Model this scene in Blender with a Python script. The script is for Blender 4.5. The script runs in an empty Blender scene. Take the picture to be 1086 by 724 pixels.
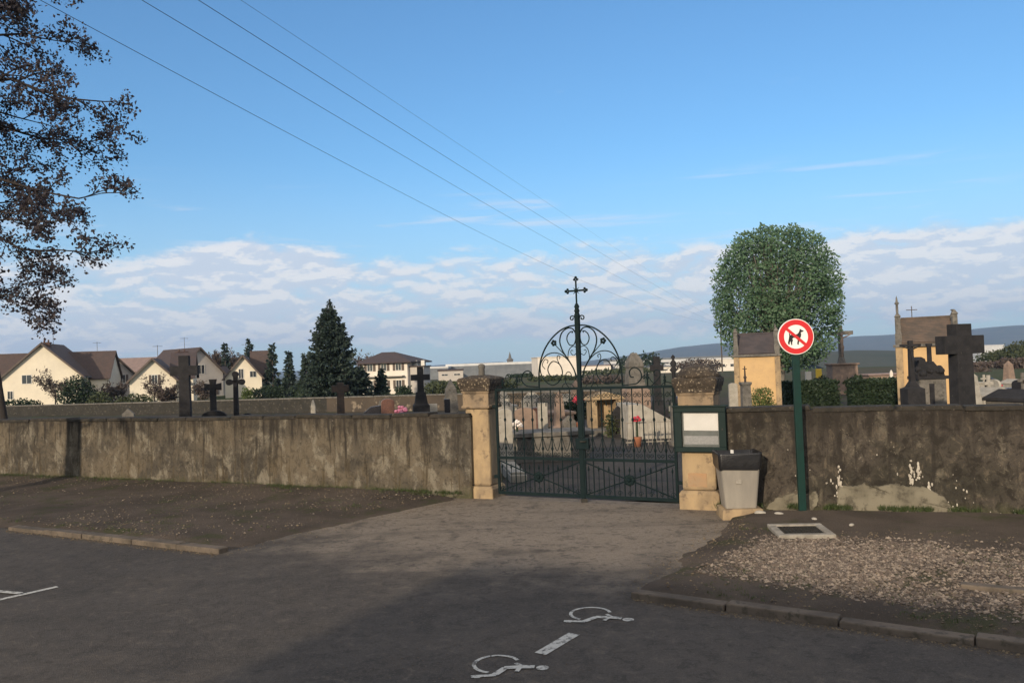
import bpy, math, random
import numpy as np
from mathutils import Vector, Matrix, noise as mnoise
random.seed(7)
R = math.radians
scene = bpy.context.scene
C = scene.collection

# ---------------------------------------------------------------- camera
PW, PH, FPX = 1086.0, 724.0, 880.0
EYE = Vector((0, 0, 2.2))
PITCH, ROLL = 1.5, 2.1
CM = Matrix.Rotation(R(90 + PITCH), 3, 'X') @ Matrix.Rotation(R(-ROLL), 3, 'Z')
cam = bpy.data.cameras.new('camera')
camo = bpy.data.objects.new('camera', cam)
C.objects.link(camo)
camo.location = EYE
camo.rotation_euler = CM.to_euler()
cam.sensor_width = 36
cam.lens = 36 * FPX / PW
cam.clip_start = 0.05
cam.clip_end = 40000
scene.camera = camo

# ---------------------------------------------------------------- light
SUN_EL, SUN_BACK = 15.0, 24.0          # the sun stands behind the viewer, a little to the left
sd = Vector((-math.sin(R(SUN_BACK)) * math.cos(R(SUN_EL)), -math.cos(R(SUN_BACK)) * math.cos(R(SUN_EL)), math.sin(R(SUN_EL))))
sl = bpy.data.lights.new('sun', 'SUN')
sl.energy = 3.5
sl.angle = R(0.8)
sl.color = (1.0, 0.83, 0.62)
so = bpy.data.objects.new('sun', sl)
C.objects.link(so)
so.rotation_euler = sd.to_track_quat('Z', 'Y').to_euler()
so.location = (0, 0, 60)

world = bpy.data.worlds.new('World')
scene.world = world
world.use_nodes = True
wt = world.node_tree
wt.nodes.clear()

def nd(t, typ, **kw):
    n = t.nodes.new(typ)
    for k, v in kw.items():
        setattr(n, k, v)
    return n

def setin(n, **kw):
    for k, v in kw.items():
        n.inputs[k.replace('_', ' ')].default_value = v

def math_n(t, op, a, b=None, c=None, clamp=False):
    n = t.nodes.new('ShaderNodeMath')
    n.operation = op
    n.use_clamp = clamp
    for i, v in enumerate((a, b, c)):
        if v is None: continue
        if isinstance(v, (int, float)): n.inputs[i].default_value = v
        else: t.links.new(v, n.inputs[i])
    return n.outputs[0]

def mixc(t, fac, a, b, blend='MIX'):
    n = t.nodes.new('ShaderNodeMix')
    n.data_type = 'RGBA'
    n.blend_type = blend
    for sock, v in ((n.inputs[0], fac), (n.inputs[6], a), (n.inputs[7], b)):
        if isinstance(v, (int, float)): sock.default_value = v
        elif isinstance(v, (tuple, list)): sock.default_value = (v[0], v[1], v[2], 1)
        else: t.links.new(v, sock)
    return n.outputs[2]

def ramp(t, fac, a, b):
    """smooth 0..1 between a and b"""
    n = t.nodes.new('ShaderNodeMapRange')
    n.interpolation_type = 'SMOOTHSTEP'
    n.inputs[1].default_value = a
    n.inputs[2].default_value = b
    t.links.new(fac, n.inputs[0])
    return n.outputs[0]

def noise_n(t, vec, scale, detail=6, rough=0.55, dist=0.0):
    n = t.nodes.new('ShaderNodeTexNoise')
    n.inputs['Scale'].default_value = scale
    n.inputs['Detail'].default_value = detail
    n.inputs['Roughness'].default_value = rough
    n.inputs['Distortion'].default_value = dist
    t.links.new(vec, n.inputs['Vector'])
    return n.outputs[0]

def mapping(t, vec, loc=(0, 0, 0), scale=(1, 1, 1), rot=(0, 0, 0)):
    n = t.nodes.new('ShaderNodeMapping')
    n.inputs['Location'].default_value = loc
    n.inputs['Scale'].default_value = scale
    n.inputs['Rotation'].default_value = rot
    t.links.new(vec, n.inputs['Vector'])
    return n.outputs[0]

def build_world():
    t = wt
    sky = nd(t, 'ShaderNodeTexSky', sky_type='NISHITA')
    sky.sun_disc = False
    sky.sun_elevation = R(SUN_EL)
    sky.sun_rotation = math.atan2(sd.x, sd.y)
    sky.altitude = 250
    sky.air_density = 1.1
    sky.dust_density = 0.35
    sky.ozone_density = 2.2
    tc = nd(t, 'ShaderNodeTexCoord')
    sep = nd(t, 'ShaderNodeSeparateXYZ')
    t.links.new(tc.outputs['Generated'], sep.inputs[0])
    z = sep.outputs[2]
    v = tc.outputs['Generated']
    skyc = mixc(t, 1.0, sky.outputs[0], (.55, .88, 1.12), 'MULTIPLY')
    # low whitish haze of a damp spring morning
    hz = math_n(t, 'MULTIPLY', math_n(t, 'SUBTRACT', 1.0, ramp(t, z, 0.02, 0.26)), 0.55)
    skyc = mixc(t, hz, skyc, (3.6, 4.6, 5.9))
    # altocumulus bank low over the horizon
    p1 = mapping(t, v, loc=(1.7, .4, 0), scale=(13, 13, 36))
    n1 = noise_n(t, p1, 1.5, 10, .60, .25)
    p1b = mapping(t, v, loc=(1.7, .4, 0.22), scale=(13, 13, 36))
    n1b = noise_n(t, p1b, 1.5, 10, .60, .25)
    p2 = mapping(t, v, loc=(4.2, 1.1, 0.3), scale=(1.6, 1.6, 11))
    n2 = noise_n(t, p2, 1.4, 3, .5)
    band = math_n(t, 'MULTIPLY', ramp(t, z, 0.005, 0.04), math_n(t, 'SUBTRACT', 1.0, ramp(t, z, 0.105, 0.165)))
    dens = math_n(t, 'ADD', math_n(t, 'ADD', n1, math_n(t, 'MULTIPLY', math_n(t, 'SUBTRACT', n2, .5), .8)),
                  math_n(t, 'MULTIPLY', math_n(t, 'SUBTRACT', band, 1.0), 0.60))
    cdir = ray(262, 276).normalized()
    dp = nd(t, 'ShaderNodeVectorMath', operation='DISTANCE'); t.links.new(mapping(t, v, scale=(1, 1, 3.2)), dp.inputs[0]); dp.inputs[1].default_value = (cdir.x, cdir.y, cdir.z * 3.2)
    dens = math_n(t, 'ADD', dens, math_n(t, 'MULTIPLY', math_n(t, 'SUBTRACT', 1.0, ramp(t, dp.outputs['Value'], .02, .16)), .42))
    mask = ramp(t, dens, 0.14, 0.52)
    lit = ramp(t, math_n(t, 'ADD', n1, math_n(t, 'MULTIPLY', math_n(t, 'SUBTRACT', n1, n1b), 1.6)), 0.42, 0.66)
    cc = mixc(t, lit, (4.5, 4.85, 5.5), (6.4, 6.15, 6.0))
    skyc = mixc(t, math_n(t, 'MULTIPLY', mask, 0.85), skyc, cc)
    # thin streaks above the bank
    p3 = mapping(t, v, loc=(.3, 2.2, 1.3), scale=(2.6, 2.6, 34))
    n3 = noise_n(t, p3, 1.5, 6, .55, .4)
    b3 = math_n(t, 'MULTIPLY', ramp(t, z, 0.09, 0.15), math_n(t, 'SUBTRACT', 1.0, ramp(t, z, 0.17, 0.24)))
    m3 = math_n(t, 'MULTIPLY', math_n(t, 'MULTIPLY', ramp(t, n3, 0.56, 0.74), b3), .5)
    skyc = mixc(t, m3, skyc, (5.6, 5.6, 6.0))
    # unseen broken cloud added overhead and behind the viewer for neutral fill light
    nb = noise_n(t, mapping(t, v, loc=(3, 1, 7), scale=(2.2, 2.2, 3.5)), 1.3, 7, .58, .3)
    back = math_n(t, 'MAXIMUM', ramp(t, math_n(t, 'MULTIPLY', sep.outputs[1], -1.0), -.10, .35), ramp(t, z, .50, .72))
    back = math_n(t, 'MULTIPLY', math_n(t, 'MULTIPLY', back, ramp(t, z, .0, .06)), ramp(t, nb, .36, .52))
    skyc = mixc(t, math_n(t, 'MULTIPLY', back, .85), skyc, (7.4, 6.7, 5.9))
    bg = nd(t, 'ShaderNodeBackground')
    bg.inputs['Strength'].default_value = 0.13
    t.links.new(skyc, bg.inputs['Color'])
    out = nd(t, 'ShaderNodeOutputWorld')
    t.links.new(bg.outputs[0], out.inputs[0])
scene.view_settings.view_transform = 'Standard'
scene.view_settings.look = 'None'
scene.view_settings.exposure = 0.3
scene.view_settings.gamma = 1.0

# ---------------------------------------------------------------- placing helpers
def ray(px, py):
    return CM @ Vector(((px - PW / 2) / FPX, (PH / 2 - py) / FPX, -1.0))
def P(px, py, d):
    v = ray(px, py)
    return EYE + v * (d / v.y)
def G(px, py, z=0.0):
    v = ray(px, py)
    return EYE + v * ((z - EYE.z) / v.z)

build_world()
A0 = G(492, 528); B0 = G(762, 544) + Vector((.10, .26, 0))            # where the two wall runs end at the pillars
WL = G(0, 507); WR = G(1086, 549)
GL = G(528, 527.5); GR = G(722, 537)
gu = (GR - GL).normalized(); gn = Vector((gu.y, -gu.x, 0))   # gn points to the viewer
if gn.y > 0: gn = -gn

def smooth01(t):
    t = max(0.0, min(1.0, t)); return t * t * (3 - 2 * t)
wdir = (WR - WL); wdir.z = 0; wdir.normalize()
wn = Vector((-wdir.y, wdir.x, 0))             # away from the viewer
def tdist(x, y):
    return (Vector((x, y, 0)) - Vector((WL.x, WL.y, 0))).dot(wn)
def terrain(x, y):
    t = tdist(x, y)
    z = -0.04
    if t > 1.5: z -= 1.15 * smooth01((t - 1.5) / 62.0) ** .8
    if t > 150: z -= 24 * smooth01((t - 150) / 550.0)
    return z

# ---------------------------------------------------------------- mesh builder
class MB:
    def __init__(s): s.v = []; s.f = []; s.mi = []; s.cur = 0; s.sm = []
    def add(s, vs, fs, smooth=False):
        o = len(s.v); s.v += [tuple(v) for v in vs]
        for f in fs:
            s.f.append(tuple(i + o for i in f)); s.mi.append(s.cur); s.sm.append(smooth)
    def box(s, c, size, rz=0.0, M=None, taper=1.0):
        x, y, z = size[0] / 2, size[1] / 2, size[2] / 2
        vs = [Vector((sx * x * (taper if sz > 0 else 1), sy * y * (taper if sz > 0 else 1), sz * z)) for sz in (-1, 1) for sy in (-1, 1) for sx in (-1, 1)]
        m = M if M is not None else Matrix.Rotation(rz, 3, 'Z')
        c = Vector(c)
        vs = [m @ v + c for v in vs]
        s.add(vs, [(0, 2, 3, 1), (4, 5, 7, 6), (0, 1, 5, 4), (2, 6, 7, 3), (0, 4, 6, 2), (1, 3, 7, 5)])
        return s
    def bar(s, a, b, w, h=None, up=Vector((0, 0, 1))):
        a = Vector(a); b = Vector(b); h = h or w
        d = (b - a); L = d.length; d.normalize()
        if abs(d.dot(up)) > .98: up = Vector((0, 1, 0))
        x = d.cross(up).normalized(); y = x.cross(d)
        M = Matrix((x, d, y)).transposed()
        s.box((a + b) / 2, (w, L, h), M=M)
        return s
    def tube(s, pts, r, n=6, smooth=True, cap=True):
        pts = [Vector(p) for p in pts]
        if not hasattr(r, '__len__'): r = [r] * len(pts)
        vs = []; fs = []
        prev = None
        for i, p in enumerate(pts):
            t = (pts[min(i + 1, len(pts) - 1)] - pts[max(i - 1, 0)])
            if t.length < 1e-9: t = Vector((0, 0, 1))
            t.normalize()
            if prev is None:
                a = Vector((0, 0, 1)) if abs(t.z) < .9 else Vector((1, 0, 0))
                x = t.cross(a).normalized()
            else:
                x = prev - t * prev.dot(t)
                x = x.normalized() if x.length > 1e-6 else t.orthogonal().normalized()
            prev = x
            y = t.cross(x)
            for k in range(n):
                an = 2 * math.pi * k / n
                vs.append(p + (x * math.cos(an) + y * math.sin(an)) * r[i])
        for i in range(len(pts) - 1):
            for k in range(n):
                k2 = (k + 1) % n
                fs.append((i * n + k, i * n + k2, (i + 1) * n + k2, (i + 1) * n + k))
        s.add(vs, fs, smooth)
        if cap:
            s.add(vs[:n][::-1], [tuple(range(n))]); s.add(vs[-n:], [tuple(range(n))])
        return s
    def lathe(s, prof, c=(0, 0, 0), n=16, smooth=True, sq=None):
        c = Vector(c); vs = []; fs = []
        for r, z in prof:
            for k in range(n):
                an = 2 * math.pi * (k + .5) / n
                rr = r
                if sq: rr = r / max(abs(math.cos(an)), abs(math.sin(an)))
                vs.append(c + Vector((rr * math.cos(an), rr * math.sin(an), z)))
        for i in range(len(prof) - 1):
            for k in range(n):
                k2 = (k + 1) % n
                fs.append((i * n + k, i * n + k2, (i + 1) * n + k2, (i + 1) * n + k))
        fs.append(tuple(range(n))[::-1]); fs.append(tuple(range((len(prof) - 1) * n, len(prof) * n)))
        s.add(vs, fs, smooth); return s
    def prism(s, poly, y0, y1, T=None):
        """poly in x,z; extruded along y"""
        n = len(poly)
        vs = [Vector((p[0], y0, p[1])) for p in poly] + [Vector((p[0], y1, p[1])) for p in poly]
        if T is not None: vs = [T @ v for v in vs]
        fs = [tuple(range(n)), tuple(range(n, 2 * n))[::-1]]
        for i in range(n):
            j = (i + 1) % n; fs.append((i, i + n, j + n, j))
        s.add(vs, fs); return s
    def square(s, cx, cy, levels):
        """stacked square sections: (half width, z)"""
        vs = []; fs = []
        for w, z in levels:
            vs += [(cx - w, cy - w, z), (cx + w, cy - w, z), (cx + w, cy + w, z), (cx - w, cy + w, z)]
        m = len(levels)
        for i in range(m - 1):
            for k in range(4):
                k2 = (k + 1) % 4
                fs.append((i * 4 + k, i * 4 + k2, i * 4 + 4 + k2, i * 4 + 4 + k))
        fs.append((3, 2, 1, 0)); fs.append(tuple(range((m - 1) * 4, m * 4)))
        s.add(vs, fs); return s
    def ball(s, c, r, n=8, sx=1, sy=1, sz=1):
        prof = [(max(.001, r * math.sin(math.pi * i / n)), -r * math.cos(math.pi * i / n)) for i in range(n + 1)]
        o = len(s.v); s.lathe(prof, (0, 0, 0), n + 2)
        for i in range(o, len(s.v)):
            v = s.v[i]; s.v[i] = (c[0] + v[0] * sx, c[1] + v[1] * sy, c[2] + v[2] * sz)
        return s
    def build(s, name, mats, parent=None, bevel=0.0, loc=None, rz=None):
        me = bpy.data.meshes.new(name)
        me.from_pydata([tuple(v) for v in s.v], [], s.f)
        if not isinstance(mats, (list, tuple)): mats = [mats]
        for m in mats: me.materials.append(m)
        if len(mats) > 1: me.polygons.foreach_set('material_index', s.mi)
        me.polygons.foreach_set('use_smooth', s.sm)
        me.validate(); me.update()
        o = bpy.data.objects.new(name, me)
        C.objects.link(o)
        if parent is not None: o.parent = parent
        if loc is not None: o.location = loc
        if rz is not None: o.rotation_euler = (0, 0, rz)
        if bevel > 0:
            b = o.modifiers.new('bevel', 'BEVEL'); b.width = bevel; b.segments = 2; b.limit_method = 'ANGLE'; b.angle_limit = R(40)
        return o

def thing(name, label, cat, loc=(0, 0, 0), rz=0.0, group=None):
    o = bpy.data.objects.new(name, None)
    C.objects.link(o)
    o.location = loc; o.rotation_euler = (0, 0, rz)
    o.empty_display_size = .3
    o['label'] = label; o['category'] = cat
    if group: o['group'] = group
    return o
def tag(o, label, cat, group=None, kind=None):
    if label: o['label'] = label
    if cat: o['category'] = cat
    if group: o['group'] = group
    if kind: o['kind'] = kind
    return o
def struct(o): o['kind'] = 'structure'; return o
def dup(o, loc=None, rz=None, sc=None, label=None, parent=None):
    c = o.copy(); C.objects.link(c)
    if parent is not None: c.parent = parent
    if loc is not None: c.location = loc
    if rz is not None: c.rotation_euler = (0, 0, rz)
    if sc is not None: c.scale = sc if hasattr(sc, '__len__') else (sc, sc, sc)
    if label: c['label'] = label
    for ch in list(o.children): dup(ch, parent=c)
    return c

# ---------------------------------------------------------------- materials
def mat_base(name):
    m = bpy.data.materials.new(name); m.use_nodes = True
    t = m.node_tree; t.nodes.clear()
    b = nd(t, 'ShaderNodeBsdfPrincipled'); o = nd(t, 'ShaderNodeOutputMaterial')
    t.links.new(b.outputs[0], o.inputs[0])
    tc = nd(t, 'ShaderNodeTexCoord')
    return m, t, b, tc.outputs['Object']
def bump(t, b, h, strength, dist):
    n = nd(t, 'ShaderNodeBump')
    n.inputs['Strength'].default_value = strength
    n.inputs['Distance'].default_value = dist
    t.links.new(h, n.inputs['Height']); t.links.new(n.outputs[0], b.inputs['Normal'])
def mat(name, c1, c2=None, scale=6.0, rough=.85, bs=.3, bd=.01, c3=None, s3=30.0, t3=(.60, .68), metal=0.0, stretch=(1, 1, 1), sharp=(.35, .65), spec=.3):
    m, t, b, v = mat_base(name)
    b.inputs['Roughness'].default_value = rough
    b.inputs['Metallic'].default_value = metal
    b.inputs['Specular IOR Level'].default_value = spec
    if c2 is None: c2 = tuple(x * .8 for x in c1)
    vv = mapping(t, v, scale=stretch)
    n = noise_n(t, vv, scale, 8, .6)
    col = mixc(t, ramp(t, n, *sharp), c1, c2)
    if c3 is not None:
        n3 = noise_n(t, v, s3, 5, .65)
        col = mixc(t, ramp(t, n3, *t3), col, c3)
    t.links.new(col, b.inputs['Base Color'])
    if bs > 0:
        nb = noise_n(t, v, scale * 5, 5, .65)
        bump(t, b, nb, bs, bd)
    return m

def wall_mat(name, darkness):
    """old cement render: rain streaks, lichen bloom, bare tan and pale zones"""
    m, t, b, v = mat_base(name)
    b.inputs['Roughness'].default_value = .95
    b.inputs['Specular IOR Level'].default_value = .15
    sep = nd(t, 'ShaderNodeSeparateXYZ'); t.links.new(v, sep.inputs[0]); z = sep.outputs[2]
    big = noise_n(t, mapping(t, v, scale=(.55, 1, .8)), 1.3, 5, .6, .3)
    mid = noise_n(t, mapping(t, v, loc=(3, 0, 1), scale=(1, 1, .6)), 3.4, 7, .68, .4)
    streak = noise_n(t, mapping(t, v, scale=(5.5, 5.5, .42)), 1.5, 6, .62, .2)
    fine = noise_n(t, v, 26, 6, .7)
    if darkness < .5:
        col = mixc(t, ramp(t, big, .40, .62), (.122, .101, .073), (.066, .058, .047))
        col = mixc(t, math_n(t, 'MULTIPLY', ramp(t, mid, .50, .62), .8), col, (.20, .178, .138))
        ochre = math_n(t, 'MULTIPLY', ramp(t, streak, .52, .68), math_n(t, 'SUBTRACT', 1.0, ramp(t, z, .2, 1.0)))
        col = mixc(t, math_n(t, 'MULTIPLY', ochre, .75), col, (.17, .125, .062))
    else:
        col = mixc(t, ramp(t, big, .42, .62), (.066, .056, .046), (.042, .038, .030))
        col = mixc(t, math_n(t, 'MULTIPLY', ramp(t, mid, .54, .70), .75), col, (.155, .135, .10))
    blot = noise_n(t, mapping(t, v, loc=(7, 2, 4), scale=(1, 1, .8)), 7.5, 8, .72, .6)
    col = mixc(t, math_n(t, 'MULTIPLY', ramp(t, blot, .49, .60), .42 if darkness < .5 else .75), col, (.022, .019, .016))
    col = mixc(t, math_n(t, 'MULTIPLY', math_n(t, 'SUBTRACT', 1.0, ramp(t, blot, .36, .46)), .35 if darkness < .5 else .6), col, (.135, .11, .08))
    # dark streaks running down from the coping
    top = math_n(t, 'ADD', z, math_n(t, 'MULTIPLY', math_n(t, 'SUBTRACT', streak, .5), 2.4))
    col = mixc(t, math_n(t, 'MULTIPLY', ramp(t, top, .85, 1.5), .8), col, (.026, .022, .019))
    col = mixc(t, math_n(t, 'MULTIPLY', ramp(t, streak, .54, .64), .65), col, (.030, .026, .022))
    # lichen and lime spots
    speck = noise_n(t, mapping(t, v, loc=(2, 8, 4)), 14, 7, .75, .3)
    col = mixc(t, math_n(t, 'MULTIPLY', ramp(t, speck, .55, .66), .5), col, (.019, .017, .014))
    lich = math_n(t, 'MULTIPLY', ramp(t, fine, .60, .72), ramp(t, mid, .42, .6))
    col = mixc(t, math_n(t, 'MULTIPLY', lich, .8), col, (.28, .24, .19))
    # green damp at the foot
    ft = math_n(t, 'ADD', z, math_n(t, 'MULTIPLY', mid, .5))
    col = mixc(t, math_n(t, 'MULTIPLY', math_n(t, 'SUBTRACT', 1.0, ramp(t, ft, .24, .46)), .55), col, (.06, .065, .03))
    t.links.new(col, b.inputs['Base Color'])
    h = math_n(t, 'ADD', math_n(t, 'MULTIPLY', mid, .8), math_n(t, 'MULTIPLY', fine, .5))
    bump(t, b, h, .9, .035)
    return m

def road_mat():
    m, t, b, v = mat_base('asphalt')
    b.inputs['Specular IOR Level'].default_value = .22
    big = noise_n(t, v, .35, 6, .6, .5)
    med = noise_n(t, v, 1.6, 8, .65)
    fine = noise_n(t, v, 34, 5, .75)
    grit = noise_n(t, v, 95, 2, .6)
    col = mixc(t, ramp(t, big, .35, .65), (.094, .081, .069), (.068, .060, .053))
    # sandy, dusty apron before the gate, some of its sunlit paleness painted in
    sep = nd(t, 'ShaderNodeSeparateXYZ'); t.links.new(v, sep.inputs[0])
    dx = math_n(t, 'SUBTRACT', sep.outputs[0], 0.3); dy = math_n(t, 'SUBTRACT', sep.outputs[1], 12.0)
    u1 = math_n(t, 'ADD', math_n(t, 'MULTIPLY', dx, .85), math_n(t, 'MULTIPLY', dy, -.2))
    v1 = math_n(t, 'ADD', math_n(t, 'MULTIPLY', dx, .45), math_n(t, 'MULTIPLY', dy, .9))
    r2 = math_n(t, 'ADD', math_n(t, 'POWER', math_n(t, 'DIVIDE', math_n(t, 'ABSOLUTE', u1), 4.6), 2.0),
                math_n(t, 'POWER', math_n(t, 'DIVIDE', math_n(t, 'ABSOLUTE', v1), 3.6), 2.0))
    dust_sun = math_n(t, 'SUBTRACT', 1.25, math_n(t, 'ADD', r2, math_n(t, 'MULTIPLY', math_n(t, 'SUBTRACT', med, .5), 2.6)))
    col = mixc(t, math_n(t, 'MULTIPLY', ramp(t, dust_sun, 0.0, 1.1), .8), col, (.285, .235, .182))
    col = mixc(t, math_n(t, 'MULTIPLY', ramp(t, med, .56, .72), .35), col, (.095, .079, .063))
    clot = noise_n(t, mapping(t, v, loc=(2, 6, 3)), 7.5, 7, .78, .5)
    col = mixc(t, math_n(t, 'MULTIPLY', ramp(t, clot, .50, .62), .6), col, (.040, .035, .031))
    col = mixc(t, math_n(t, 'MULTIPLY', math_n(t, 'SUBTRACT', 1.0, ramp(t, clot, .36, .46)), .55), col, (.150, .125, .100))
    # dark worn patches and drips
    drip = noise_n(t, mapping(t, v, loc=(9, 4, 0), scale=(1, .5, 1)), 2.3, 4, .5, .6)
    col = mixc(t, math_n(t, 'MULTIPLY', ramp(t, drip, .60, .72), .4), col, (.036, .032, .029))
    tyre = noise_n(t, mapping(t, v, scale=(.16, 1.3, 1), rot=(0, 0, .42)), 1.4, 6, .6, .3)
    col = mixc(t, math_n(t, 'MULTIPLY', ramp(t, tyre, .48, .68), .38), col, (.046, .041, .037))
    # crazed hairline cracks
    vo = nd(t, 'ShaderNodeTexVoronoi', feature='DISTANCE_TO_EDGE')
    vo.inputs['Scale'].default_value = .55
    wv = nd(t, 'ShaderNodeVectorMath', operation='ADD')
    nn = nd(t, 'ShaderNodeTexNoise'); nn.inputs['Scale'].default_value = 1.8; nn.inputs['Detail'].default_value = 5
    t.links.new(v, nn.inputs['Vector'])
    t.links.new(v, wv.inputs[0]); t.links.new(nn.outputs[1], wv.inputs[1]); t.links.new(wv.outputs[0], vo.inputs['Vector'])
    cr = math_n(t, 'MULTIPLY', math_n(t, 'SUBTRACT', 1.0, ramp(t, vo.outputs[0], .004, .016)), ramp(t, big, .45, .6))
    col = mixc(t, math_n(t, 'MULTIPLY', cr, .3), col, (.025, .024, .024))
    col = mixc(t, math_n(t, 'MULTIPLY', ramp(t, fine, .50, .64), .6), col, (.125, .108, .090))
    col = mixc(t, math_n(t, 'MULTIPLY', ramp(t, grit, .50, .64), .45), col, (.028, .026, .024))
    t.links.new(col, b.inputs['Base Color'])
    rr = nd(t, 'ShaderNodeMapRange'); rr.inputs[3].default_value = .78; rr.inputs[4].default_value = .95
    t.links.new(med, rr.inputs[0]); t.links.new(rr.outputs[0], b.inputs['Roughness'])
    bump(t, b, math_n(t, 'ADD', fine, grit), .9, .010)
    return m

def earth_mat():
    m, t, b, v = mat_base('packed_earth')
    b.inputs['Roughness'].default_value = .97
    b.inputs['Specular IOR Level'].default_value = .1
    big = noise_n(t, v, .9, 6, .6, .4); fine = noise_n(t, v, 22, 6, .72); g = noise_n(t, v, 75, 3, .6)
    col = mixc(t, ramp(t, big, .38, .62), (.098, .079, .064), (.068, .056, .046))
    moss = noise_n(t, mapping(t, v, loc=(5, 5, 5)), 1.6, 7, .7)
    col = mixc(t, math_n(t, 'MULTIPLY', ramp(t, moss, .52, .66), .7), col, (.052, .058, .026))
    col = mixc(t, math_n(t, 'MULTIPLY', ramp(t, fine, .56, .70), .6), col, (.11, .085, .065))
    col = mixc(t, math_n(t, 'MULTIPLY', ramp(t, g, .60, .70), .55), col, (.17, .14, .11))
    t.links.new(col, b.inputs['Base Color'])
    bump(t, b, math_n(t, 'ADD', fine, g), .8, .02)
    return m

def terrain_mat():
    m, t, b, v = mat_base('open_ground')
    b.inputs['Roughness'].default_value = .97
    b.inputs['Specular IOR Level'].default_value = .1
    big = noise_n(t, v, .12, 6, .6, .4); far = noise_n(t, v, .008, 4, .6); fine = noise_n(t, v, 14, 6, .72); g = noise_n(t, v, 55, 3, .6)
    col = mixc(t, ramp(t, big, .42, .58), (.062, .052, .040), (.042, .037, .029))
    moss = noise_n(t, mapping(t, v, loc=(5, 5, 5)), .4, 7, .7)
    col = mixc(t, math_n(t, 'MULTIPLY', ramp(t, moss, .50, .60), .75), col, (.045, .060, .022))
    col = mixc(t, math_n(t, 'MULTIPLY', ramp(t, g, .56, .70), .5), col, (.17, .15, .12))
    sep = nd(t, 'ShaderNodeSeparateXYZ'); t.links.new(v, sep.inputs[0])
    fcol = mixc(t, ramp(t, far, .42, .58), (.050, .066, .026), (.075, .066, .042))
    col = mixc(t, ramp(t, sep.outputs[1], 62, 90), col, fcol)
    t.links.new(col, b.inputs['Base Color'])
    bump(t, b, math_n(t, 'ADD', fine, g), .6, .02)
    return m

def leaf_mat(name, c1, c2, c3=None, scale=.9, trans=.25):
    m, t, b, v = mat_base(name)
    b.inputs['Roughness'].default_value = .6
    b.inputs['Specular IOR Level'].default_value = .25
    n = noise_n(t, v, scale, 3, .6); n2 = noise_n(t, v, scale * 14, 2, .6)
    col = mixc(t, ramp(t, n, .36, .64), c1, c2)
    if c3: col = mixc(t, ramp(t, n2, .50, .62), col, c3)
    t.links.new(col, b.inputs['Base Color'])
    if trans > 0:
        tr = nd(t, 'ShaderNodeBsdfTranslucent'); t.links.new(col, tr.inputs[0])
        mx = nd(t, 'ShaderNodeMixShader'); mx.inputs[0].default_value = trans
        out = [x for x in t.nodes if x.type == 'OUTPUT_MATERIAL'][0]
        t.links.new(b.outputs[0], mx.inputs[1]); t.links.new(tr.outputs[0], mx.inputs[2]); t.links.new(mx.outputs[0], out.inputs[0])
    return m

def tile_mat(name, c1, c2, sc=3.2):
    m, t, b, v = mat_base(name)
    b.inputs['Roughness'].default_value = .85
    w = nd(t, 'ShaderNodeTexWave', wave_type='BANDS', bands_direction='Z')
    w.inputs['Scale'].default_value = sc; w.inputs['Distortion'].default_value = .6; w.inputs['Detail'].default_value = 2
    t.links.new(v, w.inputs['Vector'])
    n = noise_n(t, v, 2.2, 7, .7)
    col = mixc(t, ramp(t, n, .38, .64), c1, c2)
    col = mixc(t, math_n(t, 'MULTIPLY', w.outputs[1], .45), col, tuple(x * .45 for x in c1))
    t.links.new(col, b.inputs['Base Color'])
    bump(t, b, w.outputs[1], .5, .03)
    return m

M = {}
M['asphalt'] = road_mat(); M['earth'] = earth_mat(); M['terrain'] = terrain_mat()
M['wall_left'] = wall_mat('stained_render', 0.0); M['wall_right'] = wall_mat('blackened_render', 1.0)
M['coping'] = mat('mossy_coping', (.042, .036, .029), (.025, .023, .019), 5, .95, .8, .03, (.12, .10, .08), 22, (.60, .72))
M['plaster'] = mat('bare_plaster', (.19, .17, .125), (.135, .12, .088), 3.5, .9, .5, .012, (.085, .075, .055), 7, (.50, .64))
M['lime'] = mat('lime_drip', (.48, .44, .36), (.34, .30, .25), 20, .9, .3)
M['dirtystone'] = mat('weather_stained_sandstone', (.19, .145, .10), (.29, .21, .13), 4.0, .93, .7, .015, (.11, .085, .06), 9, (.50, .64), stretch=(1, 1, .4))
M['sandstone'] = mat('ochre_sandstone', (.37, .27, .155), (.235, .175, .11), 3.2, .9, .55, .012, (.15, .11, .075), 7, (.54, .70), stretch=(1, 1, .6))
M['sandstone_red'] = mat('iron_stained_sandstone', (.36, .22, .12), (.31, .215, .13), 5, .9, .5, .012, (.28, .17, .09), 14, (.56, .70))
M['capstone'] = mat('lichened_capstone', (.070, .054, .040), (.038, .031, .025), 7, .95, .9, .02, (.34, .28, .20), 26, (.57, .66))
M['iron'] = mat('dark_green_iron_paint', (.004, .012, .014), (.007, .015, .016), 12, .75, .15, .003, (.05, .03, .02), 35, (.66, .72), spec=.15)
M['green'] = mat('green_enamel', (.004, .030, .024), (.005, .024, .020), 9, .55, .08, .002, spec=.25)
M['boardgreen'] = mat('dark_board_paint', (.003, .014, .013), (.005, .016, .015), 9, .6, .1, .002, spec=.2)
M['kerb'] = mat('kerb_concrete', (.140, .112, .086), (.085, .069, .054), 3, .93, .6, .012, (.07, .06, .045), 12, (.52, .66))
M['concrete'] = mat('pale_concrete', (.30, .275, .235), (.21, .19, .16), 8, .9, .5, .006, (.18, .16, .13), 30, (.60, .70))
M['grate'] = mat('dull_cast_iron', (.028, .028, .026), (.045, .04, .034), 14, .6, .5, .004, metal=.4)
M['binbody'] = mat('beige_grey_plastic', (.29, .265, .225), (.24, .22, .19), 3, .55, .12, .004, (.24, .21, .17), 12, (.62, .74), stretch=(2, 2, .6))
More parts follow.
